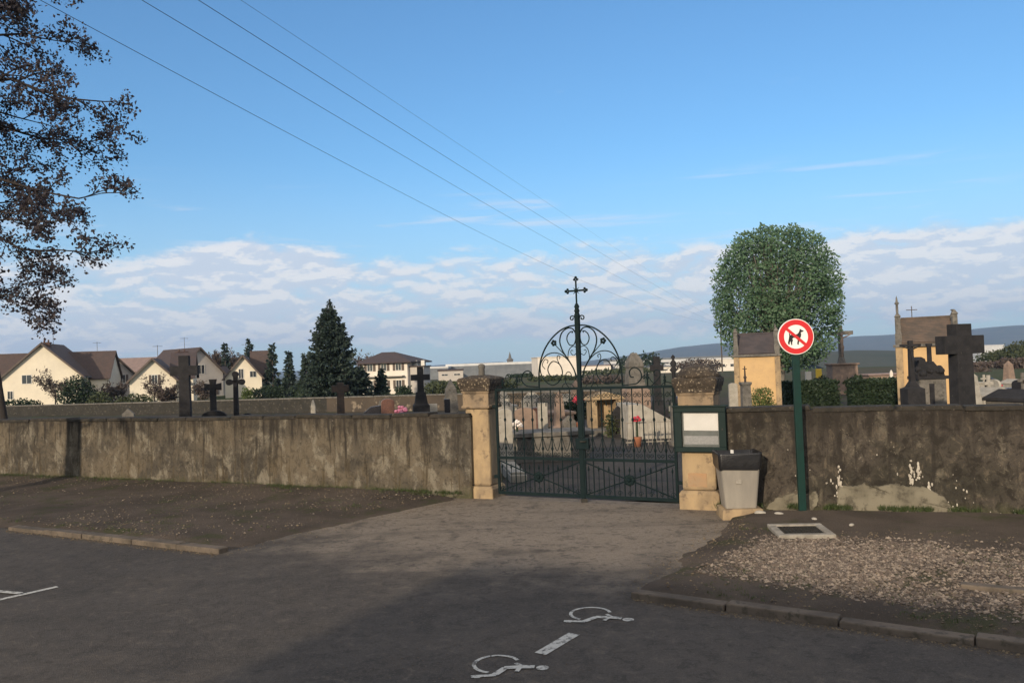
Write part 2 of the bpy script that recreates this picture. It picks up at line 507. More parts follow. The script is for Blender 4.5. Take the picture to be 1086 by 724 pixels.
M['bag'] = mat('black_plastic', (.010, .010, .011), (.016, .016, .018), 8, .38, .5, .01, spec=.5)
M['paper'] = mat('white_paper', (.72, .70, .66), (.66, .64, .60), 3, .8, .05)
M['paper2'] = mat('grey_notice', (.34, .34, .33), (.28, .28, .28), 30, .8, .05)
M['backing'] = mat('board_backing', (.16, .17, .16), (.12, .13, .12), 6, .8, .1)
M['red'] = mat('sign_red', (.58, .022, .028), (.52, .03, .03), 5, .45, .03)
M['white'] = mat('sign_white', (.80, .79, .76), (.74, .73, .70), 5, .45, .03)
M['black'] = mat('sign_black', (.014, .014, .016), (.02, .02, .02), 5, .5, .03)
M['paint'] = None
M['granite'] = mat('black_granite', (.022, .022, .026), (.035, .034, .038), 30, .25, .05, .002)
M['redgranite'] = mat('brown_granite', (.15, .075, .055), (.10, .055, .045), 30, .35, .05, .002)
M['palestone'] = mat('pale_limestone', (.38, .35, .30), (.28, .26, .22), 4, .9, .4, .01, (.18, .16, .13), 12, (.58, .72))
M['greystone'] = mat('weathered_grey_stone', (.16, .148, .13), (.10, .093, .083), 4, .92, .6, .012, (.07, .065, .055), 10, (.52, .68))
M['darkstone'] = mat('blackened_stone', (.026, .025, .027), (.016, .016, .018), 5, .93, .6, .012, (.07, .063, .055), 16, (.62, .74))
M['rosestone'] = mat('rose_stone', (.26, .185, .14), (.19, .14, .11), 4, .9, .4, .01, (.14, .11, .09), 12, (.58, .70))
M['rust'] = mat('rusted_iron', (.060, .042, .032), (.035, .03, .028), 16, .8, .4, .004)
M['chapelwall'] = mat('ochre_render', (.54, .36, .175), (.46, .31, .16), 1.6, .9, .25, .006, (.40, .27, .14), 5, (.60, .76))
M['slate'] = tile_mat('old_slates', (.075, .060, .062), (.045, .040, .045), 5.0)
M['oldtile'] = tile_mat('mossy_brown_tiles', (.125, .088, .066), (.070, .058, .048), 5.0)
M['tile_brown'] = tile_mat('brown_roof_tiles', (.085, .056, .048), (.062, .046, .042))
M['tile_dark'] = tile_mat('dark_roof_tiles', (.070, .048, .046), (.050, .040, .042))
M['tile_rose'] = tile_mat('faded_rose_tiles', (.26, .185, .16), (.19, .14, .13), 1.4)
M['cream'] = mat('cream_house_render', (.70, .63, .50), (.62, .56, .45), .5, .9, .1, .01)
M['greywall'] = mat('grey_house_render', (.44, .40, .36), (.38, .35, .32), .5, .9, .1, .01)
M['whitewall'] = mat('white_house_render', (.68, .62, .54), (.60, .55, .48), .5, .9, .1, .01)
M['cladding'] = mat('pale_metal_cladding', (.55, .55, .54), (.48, .48, .48), .3, .6, .05)
M['darkclad'] = mat('grey_metal_cladding', (.16, .17, .18), (.12, .13, .14), .3, .7, .05)
M['glass'] = mat('dark_window_glass', (.030, .035, .042), (.045, .05, .055), 1, .12, 0, spec=.6)
M['shutter'] = mat('wooden_shutter', (.11, .085, .07), (.085, .068, .058), 3, .7, .1)
M['frame'] = mat('white_window_frame', (.62, .60, .55), (.55, .53, .49), 3, .6, .05)
M['brick'] = mat('chimney_brick', (.12, .070, .055), (.08, .055, .048), 6, .9, .4)
M['bark'] = mat('grey_brown_bark', (.085, .068, .056), (.050, .042, .038), 8, .95, .9, .02, stretch=(1, 1, .3))
M['palebark'] = mat('pale_bark', (.20, .18, .15), (.12, .11, .09), 8, .95, .7, .02, stretch=(1, 1, .3))
M['darkbark'] = mat('dark_bark', (.045, .035, .032), (.03, .026, .024), 8, .95, .9, .02, stretch=(1, 1, .3))
M['budleaf'] = leaf_mat('purple_brown_young_leaves', (.056, .045, .052), (.042, .037, .046), (.058, .052, .048), 1.2, .2)
M['leaf'] = leaf_mat('fresh_green_leaves', (.090, .165, .085), (.060, .118, .068), (.16, .225, .145), .5, .25)
M['needle'] = leaf_mat('blue_green_needles', (.026, .042, .032), (.018, .032, .027), (.040, .056, .038), .4, .0)
M['hedge'] = leaf_mat('dark_hedge_leaves', (.020, .036, .018), (.014, .026, .014), (.032, .05, .024), 1, .1)
M['box'] = leaf_mat('yellow_green_box_leaves', (.085, .115, .030), (.060, .090, .026), (.13, .16, .05), 2, .1)
M['bush'] = leaf_mat('olive_bush_leaves', (.055, .070, .030), (.038, .050, .026), (.080, .085, .04), .8, .15)
M['twig'] = leaf_mat('bare_reddish_twigs', (.075, .055, .050), (.055, .044, .042), (.090, .075, .055), .6, 0)
M['grass'] = leaf_mat('short_verge_grass', (.055, .080, .025), (.040, .060, .020), (.085, .095, .04), 3, .15)
M['pink'] = mat('pink_petals', (.62, .16, .26), (.60, .30, .38), 20, .7, 0)
M['redpetal'] = mat('red_petals', (.50, .03, .05), (.40, .05, .08), 20, .7, 0)
M['whitepetal'] = mat('white_petals', (.75, .70, .66), (.70, .62, .55), 20, .7, 0)
M['yellowpetal'] = mat('yellow_petals', (.70, .48, .05), (.6, .4, .05), 20, .7, 0)
M['pot'] = mat('terracotta', (.32, .13, .07), (.24, .10, .06), 6, .8, .2)
M['hill'] = mat('wooded_hillside', (.028, .040, .022), (.048, .052, .030), .004, .98, 0, sharp=(.42, .58), c3=(.065, .060, .040), s3=.012, t3=(.55, .62))
M['cable'] = mat('dark_cable', (.02, .02, .022), (.03, .03, .03), 3, .6, 0)
M['woodpole'] = mat('grey_wood', (.10, .08, .065), (.07, .058, .05), 4, .9, .4, stretch=(4, 4, .5))
M['pathgravel'] = mat('grey_path_gravel', (.048, .041, .035), (.034, .030, .026), .8, .96, .6, .01, (.17, .155, .13), 45, (.56, .70))
M['stoneA'] = mat('pale_pebble', (.27, .22, .175), (.13, .108, .088), 18, .9, .2)
M['stoneB'] = mat('grey_brown_pebble', (.13, .10, .08), (.085, .07, .058), 18, .9, .2)
M['stoneC'] = mat('fallen_leaf_and_chip', (.19, .15, .10), (.075, .055, .036), 18, .9, .2)
def glass_mat():
    m, t, b, v = mat_base('clear_glass')
    tr = nd(t, 'ShaderNodeBsdfTransparent'); gl = nd(t, 'ShaderNodeBsdfGlossy'); gl.inputs['Roughness'].default_value = .05
    mx = nd(t, 'ShaderNodeMixShader'); mx.inputs[0].default_value = .08
    out = [x for x in t.nodes if x.type == 'OUTPUT_MATERIAL'][0]
    t.links.new(tr.outputs[0], mx.inputs[1]); t.links.new(gl.outputs[0], mx.inputs[2]); t.links.new(mx.outputs[0], out.inputs[0]); return m
M['clearglass'] = glass_mat()
def paint_mat():
    m, t, b, v = mat_base('worn_road_paint')
    b.inputs['Roughness'].default_value = .75
    n = noise_n(t, v, 15, 8, .8)
    col = mixc(t, ramp(t, n, .40, .50), (.075, .068, .06), (.46, .45, .41))
    t.links.new(col, b.inputs['Base Color']); return m
M['paint'] = paint_mat()

# ================================================================ SETTING
def grid_mesh(name, xs, ys, zf, m):
    vs = [(x, y, zf(x, y)) for y in ys for x in xs]
    nx = len(xs); fs = []
    for j in range(len(ys) - 1):
        for i in range(nx - 1):
            a = j * nx + i; fs.append((a, a + 1, a + 1 + nx, a + nx))
    b = MB(); b.add(vs, fs, True)
    return b.build(name, m)
def spaced(lo, hi, fine_lo, fine_hi, step, growth=1.18):
    a = list(np.arange(fine_lo, fine_hi + step / 2, step))
    s = step; x = fine_hi
    while x < hi: s *= growth; x += s; a.append(min(x, hi))
    s = step; x = fine_lo; pre = []
    while x > lo: s *= growth; x -= s; pre.append(max(x, lo))
    return pre[::-1] + a
def terr_noise(x, y):
    t = tdist(x, y)
    z = terrain(x, y)
    if t > 2: z += .05 * mnoise.noise(Vector((x * .3, y * .3, 0)))
    return z
struct(grid_mesh('ground', spaced(-9000, 9000, -60, 60, 2.0), spaced(-80, 9600, -4, 90, 2.0), terr_noise, M['terrain']))

# road and the tarmac apron in front of the gate: one sheet reaching to the wall line
def line_y(a, b, x): return a.y + (b.y - a.y) * (x - a.x) / (b.x - a.x)
farL = WL + (WL - A0) * 3.0; farR = WR + (WR - B0) * 6.0
off = Vector((wn.x, wn.y, 0)) * .12
edge = [farL + off, WL + off, A0 + off, GL + off * 2, GR + off * 2, B0 + off, WR + off, farR + off]
b = MB(); vs = []; fs = []
for i, p in enumerate(edge):
    vs += [(p.x, p.y, 0.0), (p.x, -45, 0.0)]
for i in range(len(edge) - 1): fs.append((2 * i, 2 * i + 1, 2 * i + 3, 2 * i + 2))
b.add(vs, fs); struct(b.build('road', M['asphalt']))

def bilerp(q, u, v):
    a, bb, c, d = q   # near-left, near-right, far-right, far-left
    return (a * (1 - u) + bb * u) * (1 - v) + (d * (1 - u) + c * u) * v
def verge(name, q, h, nu=120, nv=60):
    vs = []; fs = []
    for j in range(nv + 1):
        for i in range(nu + 1):
            u, v = i / nu, j / nv
            p = bilerp(q, u, v)
            e = min(u, 1 - u, v * .8, 1.0) * 14
            z = h * smooth01(min(1, e * 1.2)) + .022 * mnoise.noise(Vector((p.x * 1.3, p.y * 1.3, 2))) + .008 * mnoise.noise(Vector((p.x * 7, p.y * 7, 5)))
            if v > .75: z += .05 * (v - .75) / .25
            ed = (1 - min(1, (1 - u) * 12)) if name == 'left_verge' else (1 - min(1, u * 12))
            if ed > 0 and .03 < v < .97:
                s_ = ed * (.16 * mnoise.noise(Vector((p.x * 1.9, p.y * 1.9, 9))) + .07 * mnoise.noise(Vector((p.x * 8, p.y * 8, 9))))
                p = Vector((p.x + s_, p.y, p.z))
            if i in (0, nu): z = -.03
            vs.append((p.x, p.y, max(z, .006) if 0 < i < nu else z))
    n = nu + 1
    for j in range(nv):
        for i in range(nu):
            a = j * n + i; fs.append((a, a + 1, a + 1 + n, a + n))
    b = MB(); b.add(vs, fs, True)
    return struct(b.build(name, M['earth']))
kL0 = G(14, 561); kL1 = G(238, 586)
kd = (kL1 - kL0).normalized()
vl = [kL0, kL1 - kd * .05, G(487, 530), WL + off]
vl[0] = kL0 + (kL0 - kL1) * 2.2; vl[3] = WL + (WL - A0) * 1.0
kR0 = G(672, 632); kR1 = G(1086, 689)
kdr = (kR1 - kR0).normalized()
vr = [kR0, kR1 + kdr * 5, WR + (WR - B0) * 1.2, G(775, 549)]
bank_left = verge('left_verge', vl, .07)
bank_right = verge('right_verge', vr, .07)
def verge_z(p):  # height of the earth under a point, close enough for resting things
    return .07 + .022 * mnoise.noise(Vector((p[0] * 1.3, p[1] * 1.3, 2))) + .008 * mnoise.noise(Vector((p[0] * 7, p[1] * 7, 5)))

# kerbs of separate stones laid end to end
def kerb(name, p, q, h=.10, w=.15, seed=1):
    rnd = random.Random(seed)
    d = (q - p); L = d.length; d.normalize(); n = Vector((-d.y, d.x, 0))
    b = MB(); s = 0
    while s < L:
        l = min(rnd.uniform(.85, 1.05), L - s)
        if l < .1: break
        c = p + d * (s + l / 2) + n * rnd.uniform(-.008, .008)
        hh = h + rnd.uniform(-.018, .012)
        mz = Matrix.Rotation(math.atan2(d.y, d.x) + rnd.uniform(-.01, .01), 3, 'Z') @ Matrix.Rotation(rnd.uniform(-.03, .05), 3, 'X')
        b.box((c.x, c.y, hh / 2 - .05), (l - .012, w, hh + .10), M=mz)
        s += l
    return struct(b.build(name, M['kerb'], bevel=.012))
kerb('left_kerb', kL0, kL1, .060, .16, 3)
kerb('right_kerb', kR0, kR1 + kdr * 5, .062, .15, 4)
# broken concrete edging lying in the right verge
kerb('edging_strip', G(1018, 621, .07), G(1018, 621, .07) + (G(1120, 631, .07) - G(1018, 621, .07)) * 1.2, .115, .13, 9)

# cemetery path seen through the gate
b = MB(); vs = []; fs = []
pc0 = (GL + GR) / 2
pd = Vector((.16, .99, 0)).normalized(); pn = Vector((pd.y, -pd.x, 0))
for i in range(40):
    s = .15 + i * 1.6; c = pc0 + pd * s
    wdt = 1.75 if i else 1.45
    for k in (-1, -.33, .33, 1):
        q = c + pn * wdt * k; vs.append((q.x, q.y, terr_noise(q.x, q.y) + .03))
for i in range(39):
    for k in range(3):
        a = i * 4 + k; fs.append((a, a + 1, a + 5, a + 4))
b.add(vs, fs, True); struct(b.build('cemetery_path', M['pathgravel']))
# cross path running behind the right wall, past the chapels
b = MB(); vs = []; fs = []
for i in range(40):
    x = 4 + i * 1.5
    for k in range(3):
        yy = 37.0 + k * 2.2 - (x - 14) * .02
        vs.append((x, yy, terr_noise(x, yy) + .05))
for i in range(39):
    for k in range(2):
        a = i * 3 + k; fs.append((a, a + 3, a + 4, a + 1))
b.add(vs, fs, True); struct(b.build('cross_path', M['pathgravel']))

# ---------------------------------------------------------------- hills
def hill(name, pts, d, depth, zb, m, seed=0, rough=.06):
    """ridge through sky-line points, with a real front and back slope"""
    tops = []
    for i in range(len(pts) - 1):
        for k in range(10):
            t = k / 10; tops.append((pts[i][0] * (1 - t) + pts[i + 1][0] * t, pts[i][1] * (1 - t) + pts[i + 1][1] * t))
    tops.append(pts[-1])
    sec = [(-1, 0), (-.75, .18), (-.5, .45), (-.25, .76), (-.08, .96), (0, 1), (.15, .95), (.5, .5), (1, 0)]
    vs = []; fs = []
    for px, py in tops:
        p = P(px, py, d)
        H = p.z - zb
        for s, h in sec:
            y = p.y + s * depth
            f = y / p.y if s < 0 else 1.0
            n = mnoise.noise(Vector((p.x / depth * 2.2, s * 1.7, seed)))
            hh = h * (1 + (rough * 5 * n if abs(s) > .05 else rough * .25 * mnoise.noise(Vector((p.x / depth * 14, 0, seed)))))
            vs.append((p.x, y, zb - 3 + max(0, (H + 3) * hh)))
    n = len(sec)
    for i in range(len(tops) - 1):
        for k in range(n - 1):
            a = i * n + k; fs.append((a, a + n, a + n + 1, a + 1))
    b = MB(); b.add(vs, fs, True)
    return struct(b.build(name, m))
hill('far_ridge', [(560, 386), (620, 383), (680, 375), (720, 368), (760, 364), (830, 361), (900, 357), (960, 354), (1030, 351), (1060, 346), (1100, 344), (1180, 340), (1300, 344), (1450, 352)], 5200, 1500, -25, M['hill'], 1)
hill('low_far_hill', [(-300, 402), (-60, 398), (120, 398), (300, 394), (430, 389), (500, 385), (530, 383.5), (580, 386), (650, 382), (720, 380)], 7000, 1600, -25, M['hill'], 5)
hill('near_wooded_rise', [(830, 376), (860, 373.5), (900, 372), (960, 372), (1010, 370), (1060, 367), (1120, 366), (1250, 362), (1400, 360)], 950, 260, -25.5, M['hill'], 9, .05)

# ---------------------------------------------------------------- air
hz_m = bpy.data.materials.new('haze_air'); hz_m.use_nodes = True
ht = hz_m.node_tree; ht.nodes.clear()
ho = nd(ht, 'ShaderNodeOutputMaterial'); hv = nd(ht, 'ShaderNodeVolumePrincipled')
hv.inputs['Color'].default_value = (.48, .67, 1.0, 1)
hv.inputs['Density'].default_value = 0.00012
hv.inputs['Anisotropy'].default_value = 0.0
ht.links.new(hv.outputs[0], ho.inputs['Volume'])
b = MB(); b.box((0, 4650, 190), (18600, 10100, 440 + 12)); hz = b.build('haze', hz_m); hz['kind'] = 'stuff'

# ================================================================ WALLS AND GATE PILLARS
def long_wall(name, p, q, z0, z1, thick, m, label, seed):
    """rough rendered wall in local coordinates, x along the wall, y>0 away from the viewer"""
    d = q - p; d.z = 0; L = d.length; rz = math.atan2(d.y, d.x)
    t = thing(name, label, 'wall', (p.x, p.y, 0), rz)
    nx = int(L / .08); nz = 16
    vs = []; fs = []
    prof = [(0, k / nz) for k in range(nz + 1)] + [(thick, 1 - k / 4) for k in range(5)]
    for i in range(nx + 1):
        x = L * i / nx; f = i / nx
        H = z0 * (1 - f) + z1 * f
        for y, v in prof:
            z = v * H - (0.12 if v == 0 else 0)
            wob = .022 * mnoise.noise(Vector((x * 1.1, z * 1.6, seed))) + .010 * mnoise.noise(Vector((x * 5, z * 6, seed + 3)))
            lean = .03 * (1 - v)
            yy = (wob - lean) if y == 0 else y
            vs.append((x, yy, z + (.012 * mnoise.noise(Vector((x * 2.2, 0, seed))) if v == 1 else 0)))
    n = len(prof)
    for i in range(nx):
        for k in range(n - 1):
            a = i * n + k; fs.append((a, a + n, a + n + 1, a + 1))
    b = MB(); b.add(vs, fs, True); b.build('wall_face', m, t)
    # coping: low mossy stones
    b = MB(); rnd = random.Random(seed); s = 0
    while s < L - .1:
        l = min(rnd.uniform(.7, 1.3), L - s); f = (s + l / 2) / L
        H = z0 * (1 - f) + z1 * f
        b.box((s + l / 2, thick / 2, H + .010 + rnd.uniform(-.016, .016)), (l - .010, thick + rnd.uniform(.03, .08), .065), M=Matrix.Rotation(rnd.uniform(-.02, .02), 3, 'Y'), taper=.96)
        s += l
    b.build('coping', M['coping'], t, bevel=.015)
    return t, L
wallL_end = WL + (WL - A0) * .9
tL, LL = long_wall('boundary_wall', wallL_end, A0 + gu * .18, 1.24, 1.36, .32, M['wall_left'], 'long stained brown cemetery wall running left from the gate, taller than a child and topped with flat coping', 11)
wallR_end = WR + (WR - B0) * 1.6
tR, LR = long_wall('boundary_wall', B0 + gu * .02, wallR_end, 1.40, 1.40, .32, M['wall_right'], 'blackened cemetery wall running right from the gate behind the bin and the round sign, with a pale bare patch at its foot', 23)

def wall_local(t, p):
    d = p - t.location; a = t.rotation_euler[2]
    return d.x * math.cos(a) + d.y * math.sin(a)
# bare plaster zone low on the right wall, proud skin with a ragged upper edge
def on_wall(px, py, A=B0, Bq=WR):
    """hit of a picture ray with the wall's face: returns (x along right wall, z)"""
    v = ray(px, py); d = (Bq - A); n = Vector((-d.y, d.x, 0)).normalized()
    s = (A - EYE).dot(n) / v.dot(n); h = EYE + v * s
    return wall_local(tR, h), h.z
outline = [(887, 543), (887, 518), (893, 514), (905, 515), (915, 512), (925, 515), (938, 514), (948, 512), (960, 515), (975, 515), (985, 517), (995, 523), (1003, 528), (1010, 536), (1020, 540), (1034, 545), (1030, 551), (960, 549), (900, 547)]
def skin(name, outline, m, proud=.012, seed=1):
    rnd = random.Random(seed)
    pts = [on_wall(*o) for o in outline]
    # subdivide the outline raggedly
    rag = []
    for i in range(len(pts)):
        a = pts[i]; c = pts[(i + 1) % len(pts)]
        for k in range(5):
            t = k / 5; rag.append((a[0] * (1 - t) + c[0] * t + rnd.uniform(-.012, .012), max(-.05, a[1] * (1 - t) + c[1] * t + rnd.uniform(-.012, .012))))
    cx = sum(p[0] for p in rag) / len(rag); cz = sum(p[1] for p in rag) / len(rag)
    vs = []; fs = []; n = len(rag)
    for ring in (1.0, .97, .66, .33):
        for p in rag:
            x = cx + (p[0] - cx) * ring; z = cz + (p[1] - cz) * ring
            y = -.03 * (1 - z / 1.4) - .022 - (proud if ring < 1 else 0) + (.03 if ring == 1 else 0)
            vs.append((x, y, z))
    for r in range(3):
        for i in range(n):
            j = (i + 1) % n; fs.append((r * n + i, r * n + j, (r + 1) * n + j, (r + 1) * n + i))
    fs.append(tuple(range(3 * n, 4 * n)))
    b = MB(); b.add(vs, fs); return b.build(name, m, tR)
skin('bare_plaster', outline, M['plaster'], .010, 1)
skin('bare_plaster', [(828, 543), (812, 538), (822, 528), (838, 522), (852, 524), (866, 520), (869, 530), (862, 541), (850, 545)], M['plaster'], .006, 4)
rnd = random.Random(5)
bl = MB()
for (px, y0, y1, w, n) in ((890, 494, 545, 5, 42), (966, 488, 512, 4.5, 26), (974, 489, 510, 4, 22), (985, 511, 520, 7, 9), (880, 508, 512, 20, 5), (1020, 500, 540, 45, 10), (1050, 540, 548, 55, 12), (940, 470, 505, 120, 3), (830, 470, 540, 90, 3)):
    for k in range(n):
        x, z = on_wall(px + rnd.gauss(0, w * .3), y0 + (y1 - y0) * rnd.random() ** .8)
        r = rnd.uniform(.006, .017) * (1.0 if w < 8 else .75)
        bl.ball((x, -.03 * (1 - z / 1.4) - .022, z), r, 5, 1, .35, rnd.uniform(1, 2.6))
bl.build('lime_drips', M['lime'], tR)

# --- pillars
prz = math.atan2(gu.y, gu.x)
def pillar(name, loc, rz, label, hw, h_base, h_neck, h_top, lean=0):
    t = thing(name, label, 'gate pillar', loc, rz)
    b = MB(); b.square(0, 0, [(hw + .045, -.1), (hw + .045, h_base - .05), (hw + .02, h_base - .01), (hw + .004, h_base)])
    b.build('plinth', M['sandstone'], t, bevel=.02)
    b = MB(); b.square(0, 0, [(hw, h_base + .001), (hw - .012, h_neck - .05)])
    b.build('shaft', M['sandstone'], t, bevel=.035)
    b = MB(); b.square(0, 0, [(hw + .010, h_neck - .05), (hw + .032, h_neck - .035), (hw + .032, h_neck - .005), (hw + .012, h_neck + .012), (hw + .012, h_top - .30), (hw + .03, h_top - .27), (hw + .03, h_top - .25)])
    b.build('necking', [M['dirtystone']], t, bevel=.008)
    b = MB(); b.square(0, 0, [(hw + .045, h_top - .25), (hw + .05, h_top - .19), (hw + .065, h_top - .16), (hw + .078, h_top - .12), (hw + .078, h_top - .06), (hw + .06, h_top - .035), (hw * .5, h_top + .01)])
    b.build('cap', M['capstone'], t, bevel=.012)
    return t
pl = GL - gu * .30 - gn * .10
pL = pillar('gate_pillar', (pl.x, pl.y, 0), prz + .07, 'ochre stone gate pillar on the hinge side left of the gate, with dark flared cap and a small stub on top', .225, .20, 1.52, 2.01)
b = MB(); b.lathe([(.045, 1.98), (.055, 2.02), (.05, 2.12), (.062, 2.15), (.055, 2.19), (.02, 2.21)], (0.02, 0, 0), 10); b.build('finial', M['greystone'], pL)
pr = GR + gu * .31 - gn * .10
pR = pillar('gate_pillar', (pr.x, pr.y, 0), prz + .07, 'ochre stone gate pillar right of the gate carrying the glazed notice board, with mossy domed cap', .245, .27, 1.46, 1.93)
b = MB(); b.lathe([(.33, 1.90), (.32, 1.94), (.26, 2.00), (.17, 2.05), (.06, 2.08)], (0, 0, 0), 18); b.build('moss_dome', M['capstone'], pR)
b = MB(); b.box((-.02, -.243, .42), (.27, .012, .20)); b.build('repair_patch', M['sandstone_red'], pR, bevel=.008)

# --- notice board on the right pillar
t = thing('notice_board', 'dark green framed glazed notice board with white paper mounted on the right gate pillar', 'notice board', (pr.x + gn.x * .262 + gu.x * .085, pr.y + gn.y * .262 + gu.y * .085, 0), prz + .07)
z0, z1, hw_ = .835, 1.475, .365
b = MB()
b.box((0, -.045, z1 - .035), (2 * hw_, .09, .07)); b.box((0, -.045, z0 + .035), (2 * hw_, .09, .07))
b.box((-hw_ + .05, -.045, (z0 + z1) / 2), (.10, .086, z1 - z0 - .14)); b.box((hw_ - .05, -.045, (z0 + z1) / 2), (.10, .086, z1 - z0 - .14))
b.build('frame', M['boardgreen'], t, bevel=.006)
b = MB(); b.box((0, -.050, z1 + .012), (2 * hw_ + .05, .12, .022)); b.build('rain_hood', M['boardgreen'], t, bevel=.004)
b = MB(); b.box((0, -.012, (z0 + z1) / 2), (2 * hw_ - .18, .02, z1 - z0 - .14)); b.build('backing', M['backing'], t)
b = MB(); b.box((0.005, -.026, z1 - .215), (2 * hw_ - .24, .004, .245), M=Matrix.Rotation(.012, 3, 'Y')); b.build('paper', M['paper'], t)
b = MB(); b.box((0, -.026, z0 + .165), (2 * hw_ - .24, .004, .12)); b.build('notice', M['paper2'], t)
b = MB(); b.box((0, -.036, (z0 + z1) / 2), (2 * hw_ - .182, .004, z1 - z0 - .142)); b.build('glass', M['clearglass'], t)
b = MB(); b.tube([(hw_ - .05, -.095, 1.16), (hw_ - .05, -.105, 1.16)], .012, 8); b.build('lock', M['grate'], t)

# --- litter bin on its stone block
bp = G(790, 551); brz = -.05
bx_, by_ = bp.x, bp.y + .24
t = thing('plinth_block', 'low worn ochre stone block under the litter bin at the foot of the wall', 'stone block', (bx_, by_, 0), brz)
b = MB(); b.square(0, 0, [(.27, -.1), (.272, .03), (.262, .125), (.25, .14)]); o = b.build('block', M['sandstone'], t, bevel=.02)
o.scale = (1.02, .86, 1)
t = thing('litter_bin', 'tapered beige grey litter bin with black bag rim, beside the right gate pillar', 'bin', (bx_ - .01, by_, .142), brz)
def rrect(w, d, r, z, n=5):
    pts = []
    for cx, cy, a0 in ((w - r, d - r, 0), (-w + r, d - r, 90), (-w + r, -d + r, 180), (w - r, -d + r, 270)):
        for k in range(n + 1):
            a = R(a0 + 90 * k / n); pts.append((cx + r * math.cos(a), cy + r * math.sin(a), z))
    return pts
def loft(b, rings, cap=True, smooth=True):
    n = len(rings[0]); vs = [p for r in rings for p in r]; fs = []
    for i in range(len(rings) - 1):
        for k in range(n):
            k2 = (k + 1) % n; fs.append((i * n + k, i * n + k2, (i + 1) * n + k2, (i + 1) * n + k))
    b.add(vs, fs, smooth)
    if cap: b.add(rings[0][::-1], [tuple(range(n))]); b.add(rings[-1], [tuple(range(n))])
b = MB(); loft(b, [rrect(.205, .17, .03, 0), rrect(.21, .175, .035, .02), rrect(.262, .215, .045, .54), rrect(.268, .222, .045, .56)]); b.build('bin_body', M['binbody'], t)
b = MB(); b.box((-.03, -.2105, .36), (.075, .012, .05), M=Matrix.Rotation(R(-5.5), 3, 'X')); b.build('catch', M['concrete'], t, bevel=.004)
rnd = random.Random(3)
def crinkle(w, d, z, amp):
    out = []
    for i, p in enumerate(rrect(w, d, .05, z, 8)):
        a = amp * rnd.uniform(-1, 1); out.append((p[0] * (1 + a), p[1] * (1 + a), p[2] + amp * .8 * rnd.uniform(-1, 1)))
    return out
b = MB(); loft(b, [crinkle(.270, .224, .515, .012), crinkle(.284, .236, .57, .016), crinkle(.285, .238, .64, .016), crinkle(.293, .246, .72, .014), crinkle(.292, .244, .745, .01), crinkle(.270, .225, .74, .01), crinkle(.262, .215, .60, .02)], cap=False)
b.build('bin_bag', M['bag'], t)
b = MB(); b.ball((.04, .02, .62), .13, 7, 1.3, 1.1, .5); b.build('rubbish', M['bag'], t)
b = MB(); b.box((-.08, -.10, .755), (.02, .04, .045), rz=.5); b.build('paper_scrap', M['paper'], t)

# --- round no-dogs sign
sp = G(852, 546, .06)
sc_top = P(843, 357, sp.y - .02)
t = thing('no_dogs_sign', 'round red and white no dogs sign on a dark green post before the right wall', 'sign', (sp.x, sp.y, 0), -.02)
zc = sc_top.z
b = MB(); b.prism([(-.047, -.3), (.047, -.3), (.047, zc + .16), (-.047, zc + .16)], 0, .028); b.prism([(-.047, -.3), (-.030, -.3), (-.030, zc + .15), (-.047, zc + .15)], .028, .052); b.prism([(.030, -.3), (.047, -.3), (.047, zc + .15), (.030, zc + .15)], .028, .052)
b.build('post', M['green'], t, bevel=.004)
def disc(r0, r1, y0, y1, n=64, c=(0, 0)):
    b = MB(); vs = []; fs = []
    for k in range(n):
        a = 2 * math.pi * k / n; s, co = math.sin(a), math.cos(a)
        for r, y in ((r1, y1), (r1, y0), (r0, y0), (r0, y1)): vs.append((c[0] + r * co, y, c[1] + r * s))
    for k in range(n):
        k2 = (k + 1) % n
        for j in range(4):
            j2 = (j + 1) % 4
            fs.append((k * 4 + j, k2 * 4 + j, k2 * 4 + j2, k * 4 + j2))
    b.add(vs, fs); return b
rs = .236
cx = 0.0
b = disc(.0005, rs, -.030, -.004, c=(cx, zc)); plate = b.build('plate', M['white'], t)
b = disc(.158, rs - .010, -.034, -.030, c=(cx, zc)); b.build('red_ring', M['red'], plate)
dog = [(-.118, -.108), (-.104, -.105), (-.100, -.075), (-.080, -.045), (-.060, -.030), (-.045, -.012), (.010, -.020), (.018, -.055), (.008, -.085), (.012, -.112), (.030, -.112), (.030, -.092), (.040, -.060), (.052, -.025), (.066, .000), (.072, .035), (.066, .055), (.078, .062), (.100, .068), (.112, .082), (.082, .090), (.070, .100), (.056, .108), (.050, .086), (.038, .060), (.020, .040), (-.020, .028), (-.062, .032), (-.086, .026), (-.098, .050), (-.108, .056), (-.104, .018), (-.108, -.008), (-.118, -.050), (-.128, -.080)]
dog2 = [(-.088, -.060), (-.080, -.112), (-.064, -.112), (-.066, -.085), (-.050, -.040), (-.072, -.030)]
b = MB(); dd = MB()
dd.prism([(p[0] * .9 + cx + .005, zc + p[1] * .95) for p in dog], -.0335, -.030); dd.prism([(p[0] * .9 + cx + .005, zc + p[1] * .95) for p in dog2], -.0334, -.030)
dd.build('dog_silhouette', M['black'], plate)
a = R(-42); b = MB()
hl, hwid = .165, .019
ux, uz = math.cos(a), math.sin(a)
b.prism([(cx + ux * sx * hl - uz * sz * hwid, zc + uz * sx * hl + ux * sz * hwid) for sx, sz in ((-1, -1), (1, -1), (1, 1), (-1, 1))], -.037, -.0338)
b.build('red_bar', M['red'], plate)
for dz in (-.09, .09):
    b = MB(); b.box((cx, .058, zc + dz), (.11, .014, .03)); b.build('clamp', M['grate'], t)

